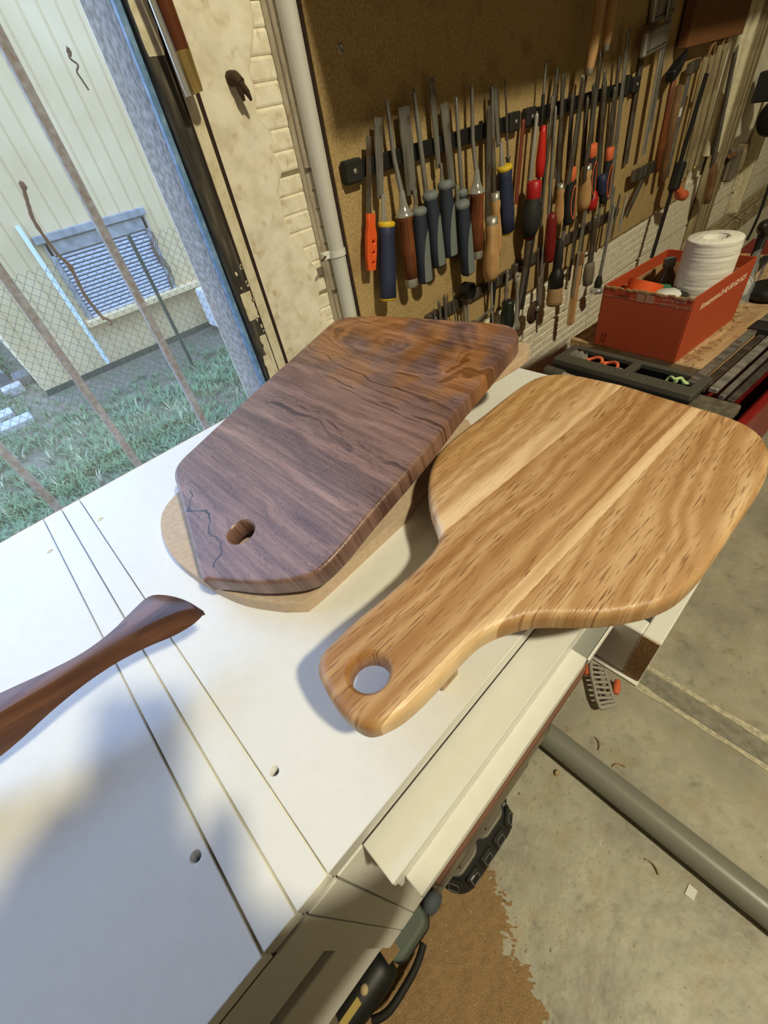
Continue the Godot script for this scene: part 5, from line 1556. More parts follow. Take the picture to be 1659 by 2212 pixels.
	tag(obj("timber_rail", B.new().box(Vector3(3.65, 0.505, -0.70), Vector3(1.3, 0.05, 0.1), 0.004), M.rail_wood), "pale timber ledge along the wall at the right edge", "ledge")
	tag(obj("window_casing", B.new().box(Vector3(3.33, 1.2, -0.735), Vector3(0.05, 1.4, 0.05), 0.004), M.cream_paint), "cream upright casing board at the far right of the wall", "board")
	var sp := thing("wooden_clamp", "weathered wooden hand screw hanging on the timber post", "clamp", Vector3(2.86, 0.80, -0.69))
	obj("jaw", B.new().box(Vector3(-0.03, 0.02, 0), Vector3(0.05, 0.12, 0.04), 0.004), M.plank_grey, sp)
	obj("jaw", B.new().box(Vector3(0.05, 0.03, 0.0), Vector3(0.05, 0.10, 0.04), 0.004), M.post_wood, sp)
	obj("screw", B.new().tube([Vector3(-0.10, 0.06, 0.0), Vector3(0.10, 0.06, 0)], 0.010, 10), M.old_wood, sp)
	var mt := thing("black_motor", "big black cylindrical motor casing hung on the wall at the right edge", "motor", Vector3(2.98, 0.965, -0.60))
	var mc := obj("casing", B.new().lathe([Vector2(0, -0.13), Vector2(0.055, -0.13), Vector2(0.064, -0.115), Vector2(0.064, 0.17), Vector2(0.05, 0.185), Vector2(0, 0.185)], 26), M.black, mt)
	mc.rotation.z = -PI / 2
	obj("bracket", B.new().box(Vector3(0.05, 0.09, -0.07), Vector3(0.06, 0.10, 0.14), 0.004), M.tray_dark, mt)
	obj("cable", B.new().tube(smooth_path([Vector3(0.08, -0.05, 0.0), Vector3(0.07, -0.2, 0.03), Vector3(0.075, -0.38, 0.04), Vector3(0.08, -0.50, 0.03)], 5), 0.006, 8), M.black, mt)

# ---------------------------------------------------------------- tool trolley and what stands on it
func build_trolley() -> void:
	var t := thing("tool_trolley", "red metal tool trolley with dusty wooden top, black side tray and grey push bar", "tool trolley", Vector3.ZERO)
	obj("body", B.new().box(Vector3(1.53, 0.39, -0.35), Vector3(0.82, 0.56, 0.42), 0.012), M.trolley_red, t)
	obj("wooden_top", B.new().box(Vector3(1.545, 0.698, -0.375), Vector3(0.83, 0.028, 0.36), 0.003), M.bench_top, t)
	for z in [-0.56, -0.18]:
		for x in [1.15, 1.85]:
			var ca := obj("castor", B.new().lathe([Vector2(0, -0.018), Vector2(0.05, -0.018), Vector2(0.056, -0.012), Vector2(0.056, 0.012), Vector2(0.05, 0.018), Vector2(0, 0.018)], 22), M.black, t)
			ca.position = Vector3(x, 0.056, z)
			ca.rotation.x = PI / 2
			obj("castor_fork", B.new().box(Vector3(x, 0.10, z), Vector3(0.03, 0.03, 0.045)), M.steel_dark, t)
	# side tray with two troughs and five driver holes
	var x0 := 1.000
	var x1 := 1.098
	var z0 := -0.522
	var z1 := -0.178
	var hl := []
	for k in 5:
		hl.append(circle(Vector2(1.018, -0.404 + k * 0.0385), 0.0048, 14))
	var tb := B.new()
	# top rim, built round the two openings: side with the holes, far side, ends and middle web
	tb.plate(rrect(x0, z0, 1.036, z1, 0.006, 3), 0.700, 0.715, 0.003, 0.0, hl)
	tb.box(Vector3(1.0915, 0.7075, (z0 + z1) / 2), Vector3(0.015, 0.015, z1 - z0), 0.003)
	for z in [z0 + 0.010, -0.3395, z1 - 0.010]:
		tb.box(Vector3(1.060, 0.7073, z), Vector3(0.062, 0.0148, 0.020 if z != -0.3395 else 0.019), 0.002)
	var tray := obj("side_tray", tb, M.tray, t)
	obj("tray_skirt", B.new().box(Vector3(1.004, 0.676, -0.35), Vector3(0.008, 0.05, 0.340)).box(Vector3(1.05, 0.676, z0 + 0.006), Vector3(0.09, 0.05, 0.008)).box(Vector3(1.05, 0.676, z1 - 0.006), Vector3(0.09, 0.05, 0.008)).box(Vector3(1.05, 0.672, -0.35), Vector3(0.092, 0.004, 0.336)).box(Vector3(1.034, 0.686, -0.35), Vector3(0.004, 0.028, 0.336)).box(Vector3(1.0945, 0.686, -0.35), Vector3(0.005, 0.03, 0.336)), M.tray_dark, tray)
	# push bar with rubber ends
	var pb := obj("push_bar", B.new().tube([Vector3(0.972, 0.690, -0.490), Vector3(0.958, 0.688, -0.225)], 0.0115, 16), M.grey_plastic, t)
	obj("bar_end", B.new().tube([Vector3(0.9745, 0.690, -0.520), Vector3(0.971, 0.690, -0.468)], 0.0155, 16), M.tray, pb)
	obj("bar_end", B.new().tube([Vector3(0.959, 0.688, -0.245), Vector3(0.956, 0.687, -0.205)], 0.0155, 16), M.lid, pb)
	obj("bar_bracket", B.new().box(Vector3(0.986, 0.67, -0.475), Vector3(0.03, 0.02, 0.02), 0.003), M.tray_dark, pb)
	obj("bar_bracket", B.new().box(Vector3(0.982, 0.67, -0.235), Vector3(0.04, 0.02, 0.02), 0.003), M.tray_dark, pb)
	# lid plate and the front apron
	obj("corner_lid", B.new().plate(rrect(0.968, -0.238, 1.062, -0.098, 0.006, 3), 0.672, 0.690, 0.003), M.lid, t)
	obj("front_apron", B.new().box(Vector3(1.45, 0.56, -0.085), Vector3(0.98, 0.20, 0.02), 0.006), M.trolley_red, t)
	obj("side_apron", B.new().box(Vector3(0.968, 0.57, -0.165), Vector3(0.02, 0.20, 0.18), 0.006), M.trolley_red, t)
	obj("deep_bin", B.new().box(Vector3(1.46, 0.52, -0.135), Vector3(0.80, 0.02, 0.09)), M.tray_dark, t)
	# steel rails lying side by side along the front
	var rails := [[-0.205, 0.020, 0.708, M.steel], [-0.182, 0.016, 0.700, M.steel_dark], [-0.160, 0.018, 0.705, M.alu], [-0.140, 0.012, 0.695, M.steel], [-0.122, 0.014, 0.690, M.steel_dark]]
	for q in rails:
		var r := obj("steel_rail", B.new().box(Vector3(1.46, q[2], q[0]), Vector3(0.80, 0.012, q[1]), 0.002), q[3], t)
		r.rotation.y = 0.0
	obj("rail_bracket", B.new().box(Vector3(1.40, 0.712, -0.165), Vector3(0.05, 0.018, 0.10), 0.003), M.tray_dark, t)
	# the trolley stands a little askew to the wall
	var piv := Vector3(1.0, 0, -0.19)
	var skew := Transform3D(Basis.IDENTITY, piv) * Transform3D(Basis(Vector3.UP, -0.085), Vector3.ZERO) * Transform3D(Basis.IDENTITY, -piv)
	t.transform = skew
	# things in the tray
	var rag := thing("crumpled_rag", "crumpled grey rag in the left trough of the black tray", "rag", skew * Vector3(1.062, 0.676, -0.487))
	var rb := B.new()
	var n := FastNoiseLite.new()
	n.seed = 8
	n.frequency = 60.0
	for i in 14:
		for k in 14:
			var pt := func(a: int, c: int) -> Vector3:
				var u := (a / 14.0 - 0.5) * 2.0
				var v := (c / 14.0 - 0.5) * 2.0
				var h := 0.038 * maxf(0.0, 1.0 - pow(maxf(absf(u), absf(v)), 3.0)) + 0.012 * n.get_noise_2d(u * 0.03, v * 0.03)
				return Vector3(u * 0.020, h, v * 0.034)
			rb.quad(pt.call(i, k), pt.call(i, k + 1), pt.call(i + 1, k + 1), pt.call(i + 1, k), 3)
	obj("cloth", rb, M.rag, rag)
	for q in [[-0.437, 0.3, "orange finger ring of scissors beside the grey rag in the black tray"], [-0.393, -0.2, "bigger orange finger ring of scissors nearer the middle of the black tray"]]:
		var s := thing("scissors", q[2], "scissors", skew * Vector3(1.058, 0.704, q[0]), "scissors in the tray")
		s.rotation = Vector3(0.0, q[1], 0.35)
		var lp := []
		for k in 25:
			var a := TAU * k / 24.0
			lp.append(Vector3(0.0105 * cos(a), 0.004 * sin(a * 2.0), 0.019 * sin(a)))
		obj("finger_ring", B.new().tube(lp, 0.0042, 8, false), M.orange_pale, s)
		obj("shank", B.new().box(Vector3(0.0, -0.008, -0.028), Vector3(0.008, 0.004, 0.022), 0.001), M.steel, s)
	tag(obj("grey_button", B.new().lathe([Vector2(0, 0), Vector2(0.008, 0.002), Vector2(0.009, 0.010), Vector2(0, 0.016)], 14, 1, 1, skew * Vector3(1.056, 0.690, -0.366)), M.grip_grey), "small grey knob at the end of the left trough", "knob")
	var pc := thing("plastic_clip", "pale green toothed plastic clip in the right trough of the black tray", "clip", skew * Vector3(1.062, 0.700, -0.225))
	obj("body", B.new().tube(smooth_path([Vector3(-0.006, -0.01, -0.034), Vector3(0.006, 0.008, -0.028), Vector3(-0.006, 0.012, -0.014), Vector3(0.008, 0.010, -0.006), Vector3(-0.006, 0.008, 0.008), Vector3(0.006, 0.003, 0.018), Vector3(-0.004, -0.004, 0.026)], 5), 0.0036, 8), M.glow_green, pc)
	obj("tooth", B.new().box(Vector3(0, 0.006, -0.012), Vector3(0.014, 0.005, 0.008), 0.001).box(Vector3(0, 0.006, 0.006), Vector3(0.014, 0.005, 0.008), 0.001), M.glow_green, pc)
	var ph := thing("screw_heap", "tangle of thin dark nails in the right trough of the black tray", "nails", skew * Vector3(1.064, 0.676, -0.285))
	var rg := RandomNumberGenerator.new()
	rg.seed = 12
	var nb := B.new()
	for k in 40:
		var p := Vector3(rg.randf_range(-0.014, 0.014), rg.randf_range(0.002, 0.014), rg.randf_range(-0.034, 0.034))
		var a := rg.randf() * TAU
		nb.tube([p, p + Vector3(cos(a) * 0.012, rg.randf_range(-0.002, 0.004), sin(a) * 0.016)], 0.0007, 4)
	var hp := obj("nails", nb, M.steel_dark, ph)
	hp.set_meta("kind", "stuff")

	# orange cardboard box, open, turned a little
	var bx := thing("cardboard_box", "open orange cardboard shoe box on the trolley with white printing along its side", "box", Vector3(1.13, 0.7125, -0.264))
	bx.rotation.y = -0.105
	var L := 0.298
	var W := 0.208
	var H := 0.149
	var th := 0.003
	obj("floor_panel", B.new().box(Vector3(L / 2, 0.002, -W / 2), Vector3(L - 0.004, 0.003, W - 0.004)), M.carton_inside, bx)
	var fs := obj("side_panel", B.new().box(Vector3(L / 2, H / 2, 0), Vector3(L, H, th), 0.0006), M.carton, bx)
	obj("side_panel", B.new().box(Vector3(L / 2, H / 2, -W), Vector3(L, H, th), 0.0006), M.carton, bx)
	var fe := obj("end_panel", B.new().box(Vector3(0, H / 2 - 0.001, -W / 2), Vector3(th, H - 0.004, W - 0.003), 0.0006), M.carton, bx)
	obj("end_panel", B.new().box(Vector3(L, H / 2, -W / 2), Vector3(th, H, W - 0.003), 0.0006), M.carton, bx)
	obj("lining", B.new().box(Vector3(L / 2, H / 2 - 0.012, -W + 0.0022), Vector3(L - 0.006, H - 0.035, 0.0012)).box(Vector3(L - 0.0022, H / 2 - 0.012, -W / 2), Vector3(0.0012, H - 0.03, W - 0.006)).box(Vector3(L / 2, H / 2 - 0.012, -0.0022), Vector3(L - 0.006, H - 0.035, 0.0012)), M.carton_inside, bx)
	# worn folded rim
	var wn := B.new()
	for k in 26:
		wn.box(Vector3(rg.randf_range(-0.001, 0.001), H - 0.0035 + rg.randf_range(-0.0015, 0.002), -W * (k + 0.5) / 26.0), Vector3(0.0046, rg.randf_range(0.002, 0.006), W / 25.0))
	obj("torn_rim", wn, M.carton_inside, bx)
	obj("fold_line", B.new().box(Vector3(-0.0017, H - 0.022, -W / 2 - 0.02), Vector3(0.0006, 0.0014, W * 0.78)), M.carton_print_grey, fe)
	var text := func(s: String, size: float, m: Material, par: Node, at: Vector3, ry: float) -> void:
		var tm := TextMesh.new()
		var f := SystemFont.new()
		f.font_names = PackedStringArray(["Droid Sans"])
		f.font_italic = true
		f.font_weight = 700
		tm.font = f
		tm.text = s
		tm.font_size = 32
		tm.pixel_size = size / 32.0
		tm.depth = 0.0004
		tm.horizontal_alignment = HORIZONTAL_ALIGNMENT_LEFT
		var o := MeshInstance3D.new()
		o.name = "printed_text"
		o.mesh = tm
		o.material_override = m
		par.add_child(o, true)
		o.position = at
		o.rotation.y = ry
	text.call("Amazones.b", 0.0185, M.carton_print, fs, Vector3(0.045, H - 0.034, 0.0017), 0.0)
	text.call("/", 0.020, M.carton_print, fs, Vector3(0.140, H - 0.034, 0.0017), 0.0)
	text.call("42-50 62/ 621", 0.0185, M.carton_print, fs, Vector3(0.155, H - 0.034, 0.0017), 0.0)
	var cl := B.new()
	for k in 2:
		cl.box(Vector3(-0.0018, H - 0.016, -W + 0.094 + 0.022 * k), Vector3(0.0006, 0.018, 0.019))
	obj("printed_square", cl, M.carton_print_grey, fe)
	text.call("( recyc", 0.012, M.carton_print_dark, fe, Vector3(-0.0018, H - 0.018, -W + 0.03), -PI / 2)
	text.call("use by hand", 0.009, M.carton_print_grey, fe, Vector3(-0.0018, H - 0.012, -W + 0.142), -PI / 2)
	text.call("20 / 10 kg stack", 0.009, M.carton_print_grey, fe, Vector3(-0.0018, H - 0.022, -W + 0.142), -PI / 2)
	var ar := B.new()
	for k in 2:
		ar.box(Vector3(-0.0018, 0.024, -W + 0.02 + 0.009 * k), Vector3(0.0006, 0.013, 0.0016))
		ar.tri(Vector3(-0.0021, 0.0365, -W + 0.02 + 0.009 * k), Vector3(-0.0021, 0.0295, -W + 0.0235 + 0.009 * k), Vector3(-0.0021, 0.0295, -W + 0.0165 + 0.009 * k))
	ar.box(Vector3(-0.0018, 0.015, -W + 0.0245), Vector3(0.0006, 0.0016, 0.015))
	obj("printed_arrows", ar, M.carton_print_dark, fe)

	# in the box
	var pr := thing("paper_roll", "big white paper towel roll standing in the orange box", "paper roll", Vector3(1.312, 0.7165, -0.306))
	obj("paper", B.new().lathe([Vector2(0.020, 0.0), Vector2(0.056, 0.0), Vector2(0.056, 0.0), Vector2(0.057, 0.05), Vector2(0.0565, 0.12), Vector2(0.057, 0.18), Vector2(0.0555, 0.212), Vector2(0.0555, 0.212), Vector2(0.054, 0.214), Vector2(0.0275, 0.2145), Vector2(0.0275, 0.2145), Vector2(0.025, 0.15), Vector2(0.025, 0.02)], 48), M.paper, pr)
	obj("core", B.new().lathe([Vector2(0.0245, 0.02), Vector2(0.0245, 0.213), Vector2(0.0258, 0.213)], 32), M.paper, pr)
	obj("loose_sheet", B.new().tube([Vector3(0.045, 0.18, -0.035), Vector3(0.055, 0.14, -0.03), Vector3(0.056, 0.09, -0.028)], [0.006, 0.008, 0.005], 8), M.paper, pr)
	var bo := thing("spray_bottle", "clear amber plastic bottle with a white cap in the orange box", "bottle", Vector3(1.372, 0.7165, -0.405))
	obj("bottle_body", B.new().lathe([Vector2(0, 0.0), Vector2(0.026, 0.0), Vector2(0.029, 0.006), Vector2(0.029, 0.085), Vector2(0.024, 0.105), Vector2(0.013, 0.122), Vector2(0.012, 0.13), Vector2(0, 0.13)], 24), mat(col(88, 74, 52), 0.15), bo)
	obj("bottle_cap", B.new().lathe([Vector2(0.0, 0.128), Vector2(0.0145, 0.128), Vector2(0.0145, 0.144), Vector2(0.012, 0.147), Vector2(0, 0.147)], 20), M.grip_grey, bo)
	var ot := thing("orange_tape_ring", "wide orange plastic ring lying in the front of the orange box", "ring", Vector3(1.228, 0.834, -0.405))
	ot.rotation = Vector3(0.25, 0.4, -0.35)
	obj("band", B.new().lathe([Vector2(0.038, -0.016), Vector2(0.041, -0.016), Vector2(0.041, -0.016), Vector2(0.041, 0.016), Vector2(0.041, 0.016), Vector2(0.038, 0.016), Vector2(0.038, 0.016), Vector2(0.038, -0.016)], 32), M.orange, ot)
	tag(obj("wooden_offcut", B.new().box(Vector3(1.235, 0.758, -0.415), Vector3(0.10, 0.084, 0.045), 0.002), M.ply), "pale wooden offcut under the orange ring in the box", "block")
	var st := thing("sandpaper_stack", "stack of black and green sandpaper sheets leaning in the orange box", "sandpaper", Vector3(1.205, 0.832, -0.318))
	st.rotation = Vector3(0.15, 0.45, -0.06)
	obj("black_sheet", B.new().box(Vector3(0.01, 0, 0), Vector3(0.10, 0.003, 0.055)), M.black, st)
	obj("green_sheet", B.new().box(Vector3(0.03, 0.004, -0.022), Vector3(0.11, 0.0022, 0.03)), mat(col(56, 118, 86), 0.6), st)
	obj("white_sheet", B.new().box(Vector3(0.0, 0.0025, -0.012), Vector3(0.13, 0.0015, 0.03)), M.white_plastic, st)
	tag(obj("round_tub", B.new().lathe([Vector2(0, 0.0), Vector2(0.026, 0.0), Vector2(0.028, 0.004), Vector2(0.024, 0.009), Vector2(0, 0.010)], 26, 1, 1, Vector3(1.185, 0.8405, -0.335)), M.white_plastic), "round grey-white lid by the near corner of the orange box", "lid")
	tag(obj("dark_filler", B.new().box(Vector3(1.20, 0.762, -0.335), Vector3(0.105, 0.085, 0.09), 0.01), M.tray_dark), "black tool case filling the bottom of the orange box", "case")
	# shavings on the wooden top
	var sv := B.new()
	for k in 120:
		var c := Vector3(rg.randf_range(1.12, 1.9), 0.7125, rg.randf_range(-0.262, -0.215) if k < 80 else rg.randf_range(-0.6, -0.2))
		var a := rg.randf() * TAU
		var pth := []
		for q in 5:
			pth.append(c + Vector3(cos(a + q * 0.5) * 0.006 * q * 0.5, 0.0008 + 0.002 * sin(q * 0.8), sin(a + q * 0.5) * 0.006 * q * 0.5))
		sv.tube(pth, rg.randf_range(0.0004, 0.0012), 4)
	tag(obj("wood_shavings", sv, M.ply), "scattered wood shavings on the trolley's wooden top", "shavings", "", "stuff")
	# right of the box
	var bag := thing("plastic_bag", "clear plastic bag with dark print standing behind the orange box", "bag", Vector3(1.575, 0.7125, -0.262))
	var bb := B.new()
	for i in 10:
		for k in 24:
			var pt := func(a: int, c: int) -> Vector3:
				var ph2 := TAU * c / 24.0
				var v := a / 10.0
				var r := (0.055 + 0.01 * sin(ph2 * 3.0 + v * 6.0) + 0.006 * sin(ph2 * 7.0 + v * 11.0)) * (1.0 - 0.25 * v)
				return Vector3(cos(ph2) * r * 0.8, v * 0.115, sin(ph2) * r * lerpf(0.6, 0.12, v))
			bb.quad(pt.call(i, k), pt.call(i, k + 1), pt.call(i + 1, k + 1), pt.call(i + 1, k), 3)
	obj("film", bb, M.sack, bag)
	obj("contents", B.new().box(Vector3(0, 0.03, 0), Vector3(0.05, 0.05, 0.035), 0.012), M.white_plastic, bag)
	obj("print", B.new().box(Vector3(-0.01, 0.075, 0.028), Vector3(0.008, 0.04, 0.001)).box(Vector3(0.015, 0.07, 0.028), Vector3(0.006, 0.045, 0.001)), mat(col(70, 76, 110), 0.6), bag)
	var rw := thing("spare_tyre", "round black rubber wheel lying on the trolley at the right edge", "wheel", Vector3(1.60, 0.7145, -0.205))
	obj("tyre", B.new().lathe([Vector2(0, 0), Vector2(0.045, 0.0), Vector2(0.055, 0.008), Vector2(0.052, 0.024), Vector2(0.04, 0.033), Vector2(0.02, 0.03), Vector2(0.015, 0.034), Vector2(0, 0.034)], 28), M.black, rw)
	obj("mark", B.new().box(Vector3(-0.012, 0.0345, 0.0), Vector3(0.010, 0.0008, 0.004)), M.white_plastic, rw)
	tag(obj("edge_strip", B.new().box(Vector3(1.70, 0.722, -0.285), Vector3(0.40, 0.018, 0.02), 0.002), M.tray_dark), "black strip lying across the wooden top behind the wheel", "strip")
	var rc := thing("parts_cabinet", "small red parts cabinet with pale drawers standing beyond the trolley at the right edge", "cabinet", Vector3(2.32, 0.0, -0.33))
	obj("cabinet_body", B.new().box(Vector3(0, 0.31, 0), Vector3(0.36, 0.62, 0.24), 0.006), M.trolley_red, rc)
	for k in 5:
		var dw := obj("drawer", B.new().box(Vector3(-0.181, 0.10 + 0.115 * k, 0), Vector3(0.012, 0.06, 0.21), 0.003), M.carton_inside, rc)
		obj("drawer_pull", B.new().box(Vector3(-0.19, 0.10 + 0.115 * k, 0), Vector3(0.012, 0.012, 0.05), 0.003), M.black, dw)
	var dl := thing("cordless_drill", "black cordless drill standing on the trolley right of the paper roll", "drill", Vector3(1.80, 0.7125, -0.30))
	dl.scale = Vector3(0.62, 0.62, 0.62)
	obj("battery", B.new().box(Vector3(0, 0.025, 0), Vector3(0.11, 0.05, 0.07), 0.006), M.black, dl)
	obj("grip", B.new().tube([Vector3(0.0, 0.04, 0), Vector3(0.005, 0.10, 0), Vector3(-0.005, 0.17, 0)], [0.021, 0.019, 0.022], 14), M.rubber, dl)
	var bd := obj("motor_housing", B.new().lathe([Vector2(0, -0.09), Vector2(0.024, -0.09), Vector2(0.032, -0.07), Vector2(0.033, 0.03), Vector2(0.024, 0.06), Vector2(0.016, 0.095), Vector2(0, 0.095)], 20), M.black, dl)
	bd.position = Vector3(0, 0.19, 0)
	bd.rotation.z = 1.3
	obj("cable", B.new().tube(smooth_path([Vector3(-0.05, 0.16, 0.02), Vector3(-0.085, 0.10, 0.02), Vector3(-0.105, 0.02, 0.015), Vector3(-0.07, 0.01, 0.02)], 5), 0.005, 8), M.black, dl)

# ---------------------------------------------------------------- things on the floor
# depth of the sawdust drift above the floor
func drift_height(n: FastNoiseLite, x: float, z: float) -> float:
	var d := 0.010 - 0.016 * smoothstep(0.0, 0.24, x + 0.55 * (z + 0.1)) - 0.012 * smoothstep(0.05, 0.45, z + 0.3 * x)
	return d + 0.0065 * n.get_noise_2d(x, z) + 0.0040 * n.get_noise_2d(x * 7.0, z * 7.0) + 0.0045 * n.get_noise_2d(x * 26.0, z * 26.0)

func build_floor_things() -> void:
	var rg := RandomNumberGenerator.new()
	rg.seed = 41
	# grey duct hose
	var pipe := thing("floor_pipe", "long smooth grey plastic pipe lying across the concrete floor from under the bench", "pipe", Vector3(0.434, 0.034, -0.30))
	obj("pipe", B.new().tube([Vector3(0, 0, 0), Vector3(0.001, 0, 0.6), Vector3(0.003, 0, 1.4), Vector3(0.006, 0, 2.6)], 0.0315, 28), M.duct, pipe)
	# sawdust drift under the front of the bench, sinking into the floor at its ragged rim
	var n := FastNoiseLite.new()
	n.seed = 5
	n.frequency = 7.0
	n.fractal_octaves = 4
	var b := B.new()
	var nx := 230
	var nz := 180
	var ht := func(i: int, k: int) -> Vector3:
		var x := -0.9 + 1.25 * i / nx
		var z := -0.45 + 1.0 * k / nz
		return Vector3(x, maxf(drift_height(n, x, z), -0.004), z)
	for i in nx:
		for k in nz:
			var p: Vector3 = ht.call(i, k)
			var q: Vector3 = ht.call(i, k + 1)
			var r: Vector3 = ht.call(i + 1, k + 1)
			var s: Vector3 = ht.call(i + 1, k)
			if maxf(maxf(p.y, q.y), maxf(r.y, s.y)) > -0.002:
				b.quad(p, q, r, s, 3)
	tag(obj("sawdust_drift", b, M.sawdust), "drift of brown sawdust on the floor along the bench", "sawdust", "", "stuff")
	# loose chips and dust specks
	var cb := B.new()
	cb.quad(Vector3(-0.5, 0, -0.18), Vector3(-0.45, 0.05, 0.2), Vector3(0.5, 0.12, 0.16), Vector3(0.48, 0.0, -0.2))
	var mm := MultiMesh.new()
	mm.transform_format = MultiMesh.TRANSFORM_3D
	mm.use_colors = true
	mm.mesh = cb.done()
	var xf := []
	var cs := []
	for k in 60000:
		var x := rg.randf_range(-0.5, 1.4)
		var z := rg.randf_range(-0.4, 1.2)
		var near := exp(-pow((absf(x - 0.436) - 0.045) / 0.035, 2.0))       # swept up along the pipe
		var h := drift_height(n, x, z)
		var dense := 0.035 + 0.30 * near * (0.4 + n.get_noise_2d(x * 2.0, z * 2.0)) + 0.95 * smoothstep(-0.013, 0.0, h)
		if rg.randf() > dense or absf(x - 0.436) < 0.033:
			continue
		var s := rg.randf_range(0.0006, 0.0018)
		if rg.randf() < 0.02:
			s *= 2.6
		xf.append(Transform3D(Basis(Vector3.UP, rg.randf() * TAU).scaled(Vector3(s * 1.5, s, s * 1.5)), Vector3(x, maxf(h, 0.0) + 0.0004, z)))
		var t := rg.randf()
		cs.append(Color(0.42, 0.27, 0.13).lerp(Color(0.68, 0.52, 0.32), t) if t < 0.85 else Color(0.16, 0.11, 0.07))
	mm.instance_count = xf.size()
	for k in xf.size():
		mm.set_instance_transform(k, xf[k])
		mm.set_instance_color(k, cs[k])
	var gi := MultiMeshInstance3D.new()
	gi.name = "sawdust_chips"
	gi.multimesh = mm
	var gm := mat(Color.WHITE, 0.9)
	gm.vertex_color_use_as_albedo = true
	gi.material_override = gm
	add_child(gi)
	tag(gi, "loose sawdust chips scattered over the concrete floor", "sawdust", "", "stuff")
	# a few long curls of shaving
	for q in [[Vector3(0.512, 0.003, -0.005), 0.6, "pale curled wood shaving on the floor above the pipe, nearest the bench"], [Vector3(0.497, 0.003, 0.055), 2.2, "pale curled wood shaving lying along the pipe"], [Vector3(0.36, 0.003, 0.19), 1.2, "small hooked white shaving on the floor below the pipe"]]:
		var sc := thing("wood_shaving", q[2], "shaving", q[0], "curled shavings on the floor")
		sc.rotation.y = q[1]
		obj("curl", B.new().tube(smooth_path([Vector3(-0.016, 0, 0), Vector3(-0.006, 0.003, 0.004), Vector3(0.006, 0.002, 0.003), Vector3(0.015, 0, -0.004)], 4), 0.0015, 6), M.ply, sc)
	tag(obj("paper_scrap", B.new().box(Vector3(0.432 - 0.06, 0.0016, 0.262), Vector3(0.022, 0.001, 0.016)), M.white_plastic), "small square white scrap on the floor against the pipe", "scrap")
	tag(obj("wood_crumb", B.new().lathe([Vector2(0, 0), Vector2(0.008, 0.002), Vector2(0.006, 0.009), Vector2(0, 0.011)], 7, 1.2, 0.8, Vector3(0.413 - 0.03, 0.0, -0.045)), M.ply), "little pale wood crumb on the floor by the start of the pipe", "crumb")

	# rugged black case with two grey perforated plates, half under the bench
	var c := thing("rugged_case", "rugged black case with grey perforated plates and lugged rubber rim, under the bench", "machine", Vector3(0.128, 0.0, -0.150))
	var rims := [[rrect(-0.104, -0.092, 0.104, 0.084, 0.048, 8), 0.0], [rrect(-0.112, -0.10, 0.112, 0.092, 0.052, 8), 0.030], [rrect(-0.109, -0.097, 0.109, 0.089, 0.050, 8), 0.045], [rrect(-0.092, -0.080, 0.092, 0.072, 0.040, 8), 0.098], [rrect(-0.086, -0.074, 0.086, 0.066, 0.036, 8), 0.102]]
	var shb := B.new()
	for k in rims.size() - 1:
		var lo: PackedVector2Array = rims[k][0]
		var hi: PackedVector2Array = rims[k + 1][0]
		for i in lo.size():
			var j := (i + 1) % lo.size()
			shb.quad(Vector3(lo[j].x, rims[k][1], lo[j].y), Vector3(lo[i].x, rims[k][1], lo[i].y), Vector3(hi[i].x, rims[k + 1][1], hi[i].y), Vector3(hi[j].x, rims[k + 1][1], hi[j].y), 5)
	shb.plate(rims[4][0], 0.09, 0.102)
	obj("shell", shb, M.rubber, c)
	for q in [[-0.048, 0.042], [0.042, 0.045]]:
		var hl := []
		for k in 3:
			hl.append(circle(Vector2(q[0] + 0.006, -0.02 + 0.034 * k), 0.0046, 12))
		var g := obj("perforated_plate", B.new().plate(rrect(q[0] - q[1], -0.04, q[0] + q[1], 0.066, 0.024, 6), 0.098, 0.106, 0.004, 0.0, hl), mat(col(120, 112, 100), 0.45, 0.2), c)
		for s in [[-0.020, 0.026], [0.026, 0.030], [-0.018, 0.052]]:
			obj("plate_hole", B.new().lathe([Vector2(0, 0.1055), Vector2(0.0042, 0.1055), Vector2(0.0042, 0.1068), Vector2(0, 0.1064)], 12, 1, 1, Vector3(q[0] + s[0], 0, s[1])), M.black, g)
	# lugs on the sloping rim, each with a raised pale edge
	var midr := rrect(-0.101, -0.089, 0.101, 0.081, 0.045, 8)
	var walk := 0.0
	var want := 0.0
	var lugs := 0
	for i in midr.size():
		var a2: Vector2 = midr[i]
		var b2: Vector2 = midr[(i + 1) % midr.size()]
		var seg := a2.distance_to(b2)
		while want < walk + seg and lugs < 15:
			var p2 := a2.lerp(b2, (want - walk) / seg)
			var tg := Vector3(b2.x - a2.x, 0, b2.y - a2.y).normalized()
			var ow := tg.cross(Vector3.UP)
			if ow.dot(Vector3(p2.x, 0, p2.y)) < 0:
				ow = -ow
			var up := (ow * 0.95 + Vector3.UP * 0.31).normalized()
			var zz := tg.cross(up)
			var lg := obj("rubber_lug", B.new().box(Vector3.ZERO, Vector3(0.036, 0.010, 0.044), 0.004), M.tray_dark, c)
			lg.transform = Transform3D(Basis(tg, up, zz), Vector3(p2.x, 0.070, p2.y) + up * 0.002)
			var ring := []
			for q in 21:
				var f := TAU * q / 20.0
				ring.append(Vector3(clampf(cos(f) * 0.014, -0.0105, 0.0105), 0.0053, clampf(sin(f) * 0.018, -0.014, 0.014)))
			obj("lug_outline", B.new().tube(ring, 0.0010, 6, false), M.grip_grey, lg)
			want += 0.0455
			lugs += 1
		walk += seg
	obj("chrome_tab", B.new().box(Vector3(0.09, 0.088, 0.055), Vector3(0.014, 0.003, 0.005), 0.001), M.chrome, c)
